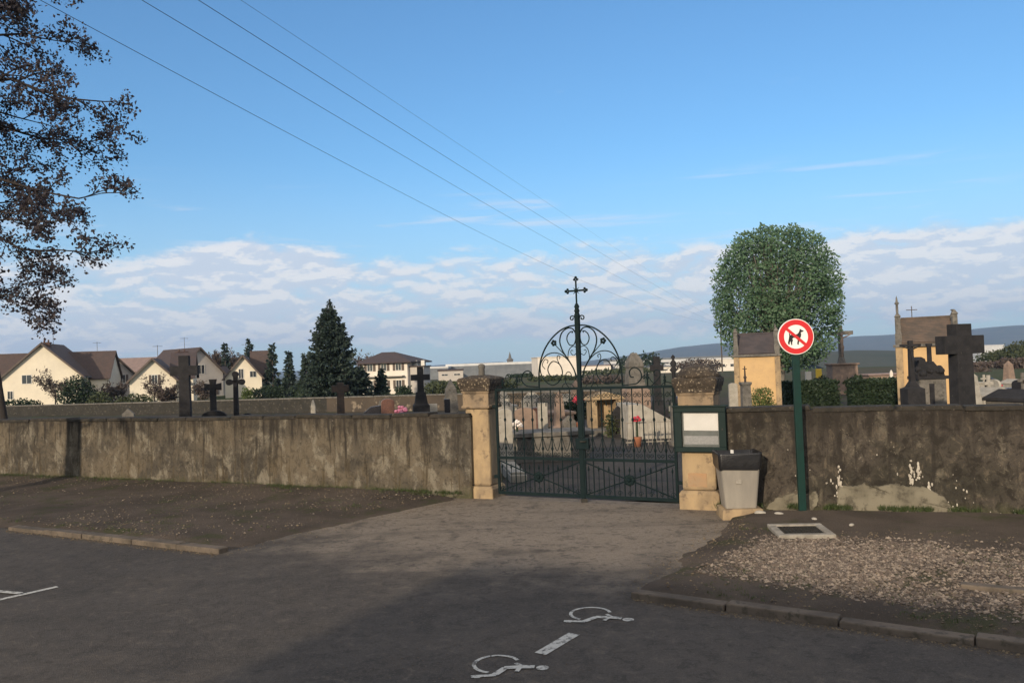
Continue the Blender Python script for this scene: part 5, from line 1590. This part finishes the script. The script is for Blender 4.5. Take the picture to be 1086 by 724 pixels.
chapel(984, 32.5, 2.15, 2.1, Z_(984, 366.5, 31.5), Z_(984, 338.5, 32.5), Z_(953, 313, 32.5), Z_(1008, 331, 32.5), -.43, 'larger ochre chapel with mossy tiled roof and tall pinnacle behind the big dark cross', 'oldtile', True)
# the great cross
stone_cross(1019, 343.5, 19, 50, 365.5, 18.5, 'biggest dark plain stone cross standing in front of the right side of the larger chapel', rz=.25, base=1.15, depth=.30)
# carved tomb before the larger chapel
p = gpos(985, 27, 420); t = thing('carved_tomb', 'grey pedestal tomb with dark carved figures and a short column before the larger chapel', 'tomb', p, -.05)
s = 27 / FPX
zz = lambda y: zat(985, y, 27) - p.z
b = MB(); b.box((0, 0, .05), (1.25, 1.0, .5)); b.box((0, 0, (zz(400) + .3) / 2), (.84, .7, zz(400) - .3)); b.build('pedestal', M['greystone'], t, bevel=.02)
b = MB(); b.box((-.05, -.37, (zz(400) + .3) / 2), (.14, .05, (zz(400) - .3) * .7)); b.build('inset_panel', M['darkstone'], t)
b = MB(); rnd = random.Random(4)
b.box((0, 0, zz(400) + .0), (.98, .8, .10)); b.prism([(-.42, zz(399)), (.45, zz(399)), (.40, zz(392)), (.22, zz(388)), (.10, zz(383)), (-.10, zz(386)), (-.16, zz(380)), (-.28, zz(378)), (-.40, zz(382)), (-.36, zz(390))], -.22, .22)
for k in range(16): b.ball((rnd.uniform(-.4, .42), rnd.uniform(-.3, .1), zz(396) + rnd.uniform(-.05, .18)), rnd.uniform(.06, .12), 6)
b.build('carving', M['darkstone'], t)
b = MB(); b.lathe([(.10, zz(390)), (.075, zz(386)), (.07, zz(368)), (.10, zz(366)), (.10, zz(364))], (.08, 0, 0), 10); b.build('column', M['darkstone'], t)
# crucifix on a slim post left of it
p = gpos(967, 25, 400); t = thing('iron_crucifix', 'slim dark crucifix with a hanging figure at the left front of the larger chapel', 'cross', p, .0)
z1_ = lambda y: zat(967, y, 25) - p.z
b = MB(); b.square(0, 0, [(.26, -.2), (.26, z1_(412)), (.16, z1_(410)), (.075, z1_(404)), (.06, z1_(361))]); b.build('shaft', M['darkstone'], t, bevel=.006)
b = MB(); b.box((0, 0, z1_(366)), (.62, .07, .07)); b.build('crossbar', M['darkstone'], t)
def figure(t, zh, H, m, y=-.07):
    """small carved body with stretched arms"""
    b = MB(); k = H
    b.tube([(0, y, zh - .02 * k), (0, y - .01, zh - .18 * k), (0.01 * k, y, zh - .42 * k), (.03 * k, y - .02, zh - .52 * k), (0.01 * k, y - .06 * k, zh - .72 * k), (0, y, zh - .98 * k)], [.05 * k, .095 * k, .065 * k, .085 * k, .055 * k, .03 * k], 8)
    b.ball((.02 * k, y - .02, zh + .05 * k), .062 * k, 7)
    for s_ in (-1, 1): b.tube([(s_ * .05 * k, y, zh - .10 * k), (s_ * .24 * k, y, zh - .03 * k), (s_ * .44 * k, y + .02, zh + .06 * k)], [.042 * k, .032 * k, .022 * k], 6)
    return b.build('figure', M[m], t)
figure(t, z1_(368), .62, 'darkstone')
# calvary further back under the round tree
p = place(893, 66, 395); t = thing('calvary', 'tall stone cross with a hanging figure on a rose pedestal right of the round tree', 'cross', p, -.12)
z2 = lambda y: zat(893, y, 66) - p.z
b = MB(); b.square(0, 0, [(1.25, -.2), (1.25, .25), (1.0, .3), (.95, z2(387)), (1.08, z2(386.5)), (1.08, z2(385))]); b.build('pedestal', M['rosestone'], t, bevel=.02)
b = MB(); b.square(0, 0, [(.28, z2(385)), (.17, z2(378)), (.15, z2(345))]); b.build('shaft', M['greystone'], t, bevel=.02)
b = MB(); b.box((0, 0, z2(353)), (1.9, .28, .30)); b.build('crossbar', M['greystone'], t, bevel=.02)
figure(t, z2(356), 1.7, 'rosestone', -.26)
# hedges
def hedge(pxa, pxb, d, pytop, label, seed, n=5200, thick=1.0):
    a = place(pxa, d, 415); c = place(pxb, d, 415); L = (c - a).length; z0 = min(a.z, c.z) - .1
    H = zat((pxa + pxb) / 2, pytop, d) - z0
    t = thing('hedge', label, 'hedge', ((a.x + c.x) / 2, (a.y + c.y) / 2, z0), math.atan2(c.y - a.y, c.x - a.x))
    rs = np.random.RandomState(seed); pts = []
    for k in range(n):
        f = rs.randint(3)
        x = rs.uniform(-L / 2, L / 2)
        if f == 0: q = (x, -thick / 2 + rs.normal() * .04, rs.uniform(0, H))
        elif f == 1: q = (x, rs.uniform(-thick / 2, thick / 2), H + rs.normal() * .04)
        else: q = (x, rs.uniform(-thick / 2, thick / 2), rs.uniform(0, H))
        pts.append(q)
    leaf_cloud(pts, .11, seed=seed).build('foliage', M['hedge'], t)
    b = MB(); b.box((0, 0, H / 2 - .08), (L - .2, thick * .8, H - .12)); b.build('dense_core', M['hedge'], t)
    for k in range(int(L / .8)):
        b = MB()
    return t
hedge(829, 887, 47, 406, 'clipped dark hedge left of the calvary', 5, 4200)
hedge(899, 952, 46, 404, 'clipped dark hedge between the calvary and the larger chapel', 6, 4200)
bush_at(808, 412, 21, 35.5, 'box', 'small clipped yellow green box bush before the smaller chapel', 81, 2200, .05, power=5)
bush_at(873, 400, 22, 58, 'hedge', 'dark dense shrub left of the calvary pedestal', 82, 1200, .14)
bush_at(910, 398, 16, 62, 'hedge', 'dark shrub right of the calvary pedestal', 83, 900, .14)
# little column tombs left of the small chapel
p = gpos(791, 30, 420); t = thing('column_tomb', 'short stone column with thin iron cross in front of the smaller chapel', 'grave', p)
z3 = lambda y: zat(790, y, 30) - p.z
b = MB(); b.square(0, 0, [(.24, -.2), (.24, .25), (.17, .3), (.15, z3(409)), (.19, z3(407)), (.19, z3(405))]); b.build('column', M['greystone'], t, bevel=.012)
b = MB(); b.tube([(0, 0, z3(406)), (0, 0, z3(388))], [.045, .02], 6); b.ball((0, 0, z3(400)), .06, 6); b.box((0, 0, z3(391)), (.16, .03, .03)); b.build('iron_cross', M['rust'], t)
headstone(777, 406, 31, 9, 'pale narrow headstone right behind the right gate pillar', 'palestone', 'round', .0, slab=False)
# flat dark tomb roofs, pale statues in the back of the cemetery
headstone(945, 392, 80, 3, 'tiny far white statue stone left of the larger chapel', 'whitewall', 'gable', 0, slab=False)
block(938, 397.5, 402, 32, 86, 'low far rose wall and roof left of the larger chapel', 'rosestone', 'tile_rose', 0, 2, 0, roof_h=.15)
for (px, py, d, mm, lab) in ((857, 394, 60, 'whitewall', 'tiny white marker right of the sign post'), (868, 391, 62, 'yellowpetal', 'tiny yellow marker board right of the sign post')):
    headstone(px, py, d, 6, lab, mm, 'flat', 0, slab=False)

# crowded tombs on the right, then scattered rows: built once, copied
protos = []
def proto_tomb(kind, m, m2):
    t = thing('tomb', 'x', 'tomb', (0, 0, -50))
    if kind == 0:
        b = MB(); b.box((0, -.9, .18), (1.05, 1.9, .5)); b.build('chest', M[m], t, bevel=.015)
        b = MB(); b.box((0, -.9, .46), (1.2, 2.05, .09)); b.build('lid', M[m], t, bevel=.015)
        b = MB(); b.prism([(-.5, 0), (.5, 0), (.5, .9), (.2, 1.1), (-.2, 1.1), (-.5, .9)], .08, .26); b.build('stele', M[m2], t, bevel=.015)
    elif kind == 1:
        b = MB(); b.box((0, -.9, .12), (1.1, 2.0, .34)); b.build('slab', M[m], t, bevel=.015)
        b = MB(); b.prism([(-.09, 0), (.09, 0), (.09, .9), (.32, .9), (.32, 1.07), (.09, 1.07), (.09, 1.4), (-.09, 1.4), (-.09, 1.07), (-.32, 1.07), (-.32, .9), (-.09, .9)], .1, .24); b.build('cross', M[m2], t, bevel=.012)
        b = MB(); b.box((0, .16, .2), (.6, .36, .5)); b.build('pedestal', M[m2], t, bevel=.012)
    elif kind == 2:
        b = MB(); b.box((0, -.6, .25), (1.5, 1.9, .62)); b.build('chest', M[m], t, bevel=.015)
        b = MB(); b.prism([(-.85, .56), (.85, .56), (.8, .66), (0, .92), (-.8, .66)], -1.65, .45); b.build('lid', M[m2], t, bevel=.01)
    elif kind == 3:
        b = MB(); b.square(0, 0, [(.36, -.1), (.36, .45), (.28, .5), (.2, 1.5), (.02, 1.75)]); b.build('shaft', M[m], t, bevel=.012)
        b = MB(); b.box((0, -1.1, .1), (1.0, 1.5, .3)); b.build('slab', M[m2], t, bevel=.015)
    else:
        b = MB(); b.box((0, -.9, .15), (1.1, 2.0, .36)); b.build('slab', M[m], t, bevel=.015)
        b = MB(); b.prism([(-.55, 0), (.55, 0)] + [(.55 * math.cos(R(a)), .75 + .28 * math.sin(R(a))) for a in range(0, 181, 20)], .05, .22); b.build('stele', M[m2], t, bevel=.015)
        b = MB(); b.lathe([(.1, .30), (.13, .36), (.17, .52), (.19, .54)], (.25, -.4, 0), 8); b.build('vase', M['pot'], t)
        b = MB(); rnd = random.Random(1)
        for k in range(8): b.ball((.25 + rnd.gauss(0, .09), -.4 + rnd.gauss(0, .09), .62 + rnd.gauss(0, .05)), .06, 5)
        b.build('blooms', M['redpetal'], t)
    return t
combos = [(0, 'palestone', 'palestone'), (1, 'greystone', 'greystone'), (2, 'greystone', 'darkstone'), (3, 'palestone', 'greystone'), (4, 'granite', 'granite'), (0, 'rosestone', 'greystone'), (1, 'palestone', 'palestone'), (4, 'greystone', 'palestone'), (2, 'palestone', 'palestone'), (3, 'rosestone', 'palestone'), (1, 'greystone', 'rust')]
for k, c_ in enumerate(combos): protos.append(proto_tomb(*c_))
used = [False] * len(protos)
kdesc = ['pale chest tomb with broad pale headstone', 'grey slab tomb with grey stone cross', 'wide grey tomb under dark roof lid', 'pale pointed obelisk tomb', 'black polished tomb with red flowers', 'rose chest tomb with grey headstone', 'pale slab tomb with pale cross', 'grey slab tomb with pale rounded stele', 'wide pale tomb under pale roof lid', 'rose pointed obelisk tomb', 'grey slab tomb with brown cross']
gdesc = {'right': ('weathered pale and grey tomb in the crowded rows at the far right behind the wall', 'crowded tombs beyond the right wall'),
         'mid': ('weathered grey tomb in the rows seen through the gate bars', 'tombs in rows seen through the gate'),
         'left': ('weathered low tomb in the rows hidden behind the long left wall', 'tombs in rows behind the left wall')}
def put_tomb(x, y, rz, where, rnd, row='front'):
    k = rnd.randrange(len(protos)); pos = (x, y, terrain(x, y)); lab, grp = gdesc[where]
    if not used[k]:
        o = protos[k]; used[k] = True; o.location = pos; o.rotation_euler = (0, 0, rz)
    else: o = dup(protos[k], pos, rz)
    s = rnd.uniform(.85, 1.15); o.scale = (s, s, s * rnd.uniform(.9, 1.2))
    o['label'] = kdesc[k] + {'right': ' in the %s rows at far right', 'mid': ' in the %s rows through the gate'}[where] % row; o['group'] = grp
rnd = random.Random(77)
placed = []
def free(x, y, r=1.6):
    return all((x - a) ** 2 + (y - c) ** 2 > r * r for a, c in placed)
for o in list(C.objects):
    if o.type == 'EMPTY' and o.parent is None and o.location.y > 14 and o.location.y < 72 and o.name.split('.')[0] not in ('boundary_wall', 'hedge'): placed.append((o.location.x, o.location.y))
for i in range(9):                       # right rows
    d = 31 + i * 4.4
    for j in range(12):
        px = 1024 + j * (1450 / d) + rnd.uniform(-6, 6)
        if px > 1130: break
        q = place(px, d + rnd.uniform(-.8, .8), 420)
        if free(q.x, q.y, 1.35): placed.append((q.x, q.y)); put_tomb(q.x, q.y, rnd.choice((.2, .3, .25, 1.7)), 'right', rnd, ('front', 'middle', 'back')[i // 3])
for i in range(9):                       # seen through the gate
    d = 19.5 + i * 3.6
    for j in range(12):
        px = 530 + j * (1700 / d) + rnd.uniform(-8, 8)
        if px > 735: break
        q = place(px, d + rnd.uniform(-.6, .6), 440)
        c_ = pc0 + pd * ((q.y - pc0.y) / pd.y)
        if abs(q.x - c_.x) < 2.4 and d < 50: continue
        if free(q.x, q.y, 1.5): placed.append((q.x, q.y)); put_tomb(q.x, q.y, rnd.choice((.1, .15, .2)), 'mid', rnd, ('front', 'middle', 'back')[i // 3])
for i in range(5):                       # few on the left, only those tall enough to look over the wall
    d = 36 + i * 4.5
    for j in range(9):
        px = 20 + j * 55 + rnd.uniform(-20, 20)
        if 185 < px < 260 and d < 34: continue
        q = place(px, d, 430)
        if False: placed.append((q.x, q.y)); put_tomb(q.x, q.y, .2, 'left', rnd)
for k, u in enumerate(used):
    if not u:
        for ch in list(protos[k].children): bpy.data.objects.remove(ch)
        bpy.data.objects.remove(protos[k])

# ---------------------------------------------------------------- cables, poles
ends = P(764, 344, 165)
pb = place(764, 165, 380)
t = thing('utility_pole', 'thin dark pole with crossarm rising beside the left of the round tree', 'pole', (ends.x, ends.y, pb.z), 0)
hp = ends.z - pb.z
b = MB(); b.tube([(0, 0, -.5), (0, 0, hp + .3)], [.16, .10], 8); b.build('shaft', M['woodpole'], t)
b = MB(); b.box((0, 0, hp), (2.9, .12, .12)); b.build('crossarm', M['woodpole'], t)
for x in (-1.3, -.6, .6, 1.3):
    b = MB(); b.lathe([(.03, hp + .06), (.05, hp + .1), (.06, hp + .2), (.02, hp + .24)], (x, 0, 0), 8); b.build('insulator', M['frame'], t)
cab = (((20, -16, 11.5), (70, 15, 15.5), (600, 290, 62), -1.3, 'lowest overhead cable crossing the sky from the top left'),
       ((120, -20, 13.5), (150, 0, 15.5), (620, 275, 66), -.6, 'second overhead cable crossing the sky, counted from the left'),
       ((185, -20, 13.5), (210, 0, 15.5), (640, 270, 68), .6, 'third overhead cable crossing the sky, counted from the left'),
       ((230, -18, 13.5), (255, 0, 15.5), (660, 268, 70), 1.3, 'rightmost and faintest overhead cable crossing the sky'))
for (a0_, a1_, a2_, dx, lab) in cab:
    e = ends + Vector((dx, 0, .24)); p1 = P(*a1_); p2 = P(*a2_)
    # parabola in y through p1, p2 and the pole end
    ys = [p1.y, p2.y, e.y]; zs = [p1.z, p2.z, e.z]; xs = [p1.x, p2.x, e.x]
    cz = np.polyfit(ys, zs, 2); cx_ = np.polyfit(ys, xs, 2)
    pts = []
    for i in range(90):
        f = i / 89; y = 6 + (e.y - 6) * f ** 1.8
        pts.append((np.polyval(cx_, y), y, np.polyval(cz, y)))
    b = MB(); b.tube(pts, .0065 if 'faint' not in lab else .0035, 5); tag(b.build('overhead_cable', M['cable']), lab, 'cable', 'overhead cables')
# leaning post at the left edge
p = gpos(10, 24, 430)
t = thing('leaning_post', 'dark leaning post behind the wall at the far left edge', 'post', p)
tip = P(-4, 392, 24) - p
b = MB(); b.tube([(0, 0, -.2), (tip.x * .5, 0, tip.z * .5), (tip.x, 0, tip.z)], [.11, .10, .09], 8); b.build('shaft', M['darkbark'], t)
b = MB(); b.tube([(tip.x * .85, 0, tip.z * .85), (tip.x * 1.6, .1, tip.z * 1.02), (tip.x * 2.4, .1, tip.z * .9)], [.06, .05, .03], 6); b.build('side_arm', M['darkbark'], t)

# ---------------------------------------------------------------- loose stones, leaves, grass
def chips(name, gen, n, m, rmin, rmax, seed, kindlabel=None):
    rs = np.random.RandomState(seed); vs = []; fs = []
    base = np.array([(1, 0, 0), (-1, 0, 0), (0, 1, 0), (0, -1, 0), (0, 0, 1), (0, 0, -1.)])
    F = [(0, 2, 4), (2, 1, 4), (1, 3, 4), (3, 0, 4), (2, 0, 5), (1, 2, 5), (3, 1, 5), (0, 3, 5)]
    c = 0
    for k in range(n):
        p = gen(rs)
        if p is None: continue
        r = rmin + (rmax - rmin) * rs.random() ** 3.5
        v = base * (1 + .35 * rs.uniform(-1, 1, (6, 1))) * np.array([r, r * rs.uniform(.6, 1), r * rs.uniform(.35, .75)])
        a = rs.uniform(0, 6.28); ca, sa = math.cos(a), math.sin(a)
        x = v[:, 0] * ca - v[:, 1] * sa + p[0]; y = v[:, 0] * sa + v[:, 1] * ca + p[1]; z = v[:, 2] + p[2] + r * .15
        vs += list(zip(x, y, z)); fs += [tuple(i + 6 * c for i in f) for f in F]; c += 1
    b = MB(); b.v = vs; b.f = fs; b.mi = [0] * len(fs); b.sm = [False] * len(fs)
    o = b.build(name, m); o['kind'] = 'stuff'; return o
gA, gB_, gC, gD = G(728, 606, .07), G(1130, 672, .07), G(1150, 574, .07), G(806, 568, .07)
def gen_right(rs):
    u, v = rs.random(), rs.random()
    p = bilerp((gA, gB_, gC, gD), u, v)
    k = mnoise.noise(Vector((p.x * .9, p.y * .9, 4))) + .5 * mnoise.noise(Vector((p.x * 2.6, p.y * 2.6, 7)))
    keep = 1.1 - 1.1 * max(0, (u - .45)) * v * 2.2 + k * .9
    edge = min(u * 6, (1 - v) * 5, v * 6, 1)
    if rs.random() > keep * edge: return None
    return (p.x + rs.normal() * .05, p.y + rs.normal() * .05, verge_z(p))
chips('gravel', gen_right, 24000, M['stoneA'], .005, .028, 1)
chips('gravel', gen_right, 17000, M['stoneB'], .006, .034, 2)
def gen_vr(rs):
    p = bilerp(vr, rs.uniform(.02, .98), rs.uniform(.03, .97))
    if rs.random() > .5 + mnoise.noise(Vector((p.x, p.y, 1))) : return None
    return (p.x, p.y, verge_z(p) - .002)
chips('leaf_litter', gen_vr, 15000, M['stoneC'], .005, .020, 3)
def gen_vl(rs):
    u, v = rs.random(), rs.random()
    p = bilerp(vl, .3 + .69 * u, .04 + .93 * v)
    k = .22 + .9 * mnoise.noise(Vector((p.x * .7, p.y * .7, 11))) + (.7 if v > .86 else 0) + .25 * (u > .6)
    if rs.random() > k: return None
    return (p.x, p.y, verge_z(p) + (.05 * max(0, ((.04 + .93 * v) - .75) / .25)) - .002)
chips('leaf_litter', gen_vl, 9000, M['stoneC'], .006, .022, 4)
chips('gravel', gen_vl, 2600, M['stoneA'], .006, .022, 5)
def gen_road(rs):
    p = G(rs.uniform(230, 800), rs.uniform(532, 720), 0)
    if rs.random() > .35 + mnoise.noise(Vector((p.x * .6, p.y * .6, 2))): return None
    return (p.x, p.y, 0)
chips('road_grit', gen_road, 2600, M['stoneB'], .003, .011, 6)
# small rubble pieces at the foot of the right wall: countable
rnd = random.Random(6)
for i, (px, py, r, lab) in enumerate(((806, 545, .07, 'small pale rubble piece right beside the bin block'), (826, 546, .055, 'pale chip of stone left of the sign post foot'), (864, 551, .045, 'pale chip of stone right of the sign post foot'), (903, 557, .035, 'tiny pale chip before the bare plaster patch'), (130, 502, .12, 'pale rubble heap stone at the foot of the left wall'), (147, 506, .08, 'smaller pale stone at the foot of the left wall, right of the heap stone'))):
    q = G(px, py, .08); b = MB(); b.ball((0, 0, 0), r, 6, 1.3, .8, .5)
    for k in range(len(b.v)): 
        v = Vector(b.v[k]); n_ = 1 + .3 * mnoise.noise(v * 14 + Vector((i * 3, 0, 0))); b.v[k] = tuple(v * n_)
    o = b.build('loose_stone', M['palestone'] if i != 4 else M['plaster'], loc=(q.x, q.y, q.z + r * .25), rz=rnd.uniform(0, 3)); tag(o, lab, 'stone')
    b = None
# grass tufts along the wall feet and edges
def tufts(name, gen, n, seed, h=.07, m='grass'):
    rs = np.random.RandomState(seed); vs = []; fs = []; c = 0
    for k in range(n):
        p = gen(rs)
        if p is None: continue
        for j in range(7):
            a = rs.uniform(0, 6.28); l = h * rs.uniform(.4, 1.2); w = .004; o = rs.normal(size=2) * .02
            dx, dy = math.cos(a), math.sin(a); x, y, z = p[0] + o[0], p[1] + o[1], p[2] - .01
            vs += [(x - dy * w, y + dx * w, z), (x + dy * w, y - dx * w, z), (x + dx * l * .45, y + dy * l * .45, z + l)]
            fs.append((c, c + 1, c + 2)); c += 3
    b = MB(); b.v = vs; b.f = fs; b.mi = [0] * len(fs); b.sm = [False] * len(fs)
    o = b.build(name, M[m]); o['kind'] = 'stuff'
def gen_foot(rs):
    if rs.random() < .62:
        a, c = A0, WL + off * 0; u = rs.random() * 1.5
        if mnoise.noise(Vector((u * 9, 0, 3))) < -.15: return None
        p = A0.lerp(WL, u); p = p - wn * (.06 + abs(rs.normal()) * .16)
    else:
        u = rs.random() * 1.3
        if mnoise.noise(Vector((u * 7, 5, 3))) < -.05: return None
        p = B0.lerp(WR, u); p = p - wn * (.06 + abs(rs.normal()) * .14)
    return (p.x, p.y, .10)
def gen_spill(rs):
    if rs.random() < .5: a, c = kL1, G(487, 530)
    else: a, c = kR0, G(775, 549)
    p = a.lerp(c, rs.random()); p = Vector((p.x + rs.normal() * .13, p.y + rs.normal() * .10, 0))
    return (p.x, p.y, .0)
chips('spilled_grit', gen_spill, 1500, M['stoneC'], .004, .014, 16)
def gen_gutter(rs):
    a, c = (kL0, kL1) if rs.random() < .4 else (kR0, kR1 + kdr * 2)
    p = a.lerp(c, rs.random()); return (p.x - abs(rs.normal()) * .02, p.y - .09 - abs(rs.normal()) * .07, .0)
chips('gutter_litter', gen_gutter, 2200, M['stoneC'], .004, .016, 17)
tufts('grass', gen_foot, 2600, 1, .06)
def gen_patch(rs):
    side = rs.random() < .5
    q = vl if side else vr
    p = bilerp(q, rs.uniform(.03, .97), rs.uniform(.04, .97))
    if mnoise.noise(Vector((p.x * .8, p.y * .8, 8))) < .12: return None
    return (p.x, p.y, verge_z(p))
tufts('grass', gen_patch, 6500, 2, .030)
def gen_cem(rs):
    y = rs.uniform(14.5, 44); x = rs.uniform(-2, 10) * (y / 20)
    c_ = pc0 + pd * ((y - pc0.y) / pd.y)
    if abs(x - c_.x) < 1.7 or tdist(x, y) < .6: return None
    return (x, y, terrain(x, y))
tufts('grass', gen_cem, 9000, 3, .12)

# ---------------------------------------------------------------- unseen building added behind the viewer to cast the road shadow
sdir = Vector((math.sin(R(SUN_BACK)), math.cos(R(SUN_BACK)), 0))
Hb = 5.2
k1 = G(515, 600); k2 = G(1086, 655)
bu = (k2 - k1).normalized()
c0 = k1 - sdir * (Hb / math.tan(R(SUN_EL)))
t = thing('shadow_building', 'unseen flat roofed building added behind the viewpoint to cast the road shadow', 'building', (c0.x, c0.y, 0), math.atan2(bu.y, bu.x))
b = MB(); b.box((13, -4.2, Hb / 2 - .1), (26, 8, Hb - .2)); b.build('wall', M['greywall'], t)
b = MB(); b.box((13, -4.2, Hb - .05), (26.3, 8.3, .3)); b.build('roof', M['darkclad'], t)
for i in range(6):
    f = MB(); x = 2.5 + i * 4.2
    for s in (-1, 1): f.box((x + s * .65, -.18, 2.2), (.1, .1, 1.5))
    for s in (-1, 1): f.box((x, -.18, 2.2 + s * .8), (1.4, .1, .1))
    fo = f.build('window', M['frame'], t); g = MB(); g.box((x, -.2, 2.2), (1.2, .06, 1.5)); g.build('pane', M['glass'], fo)
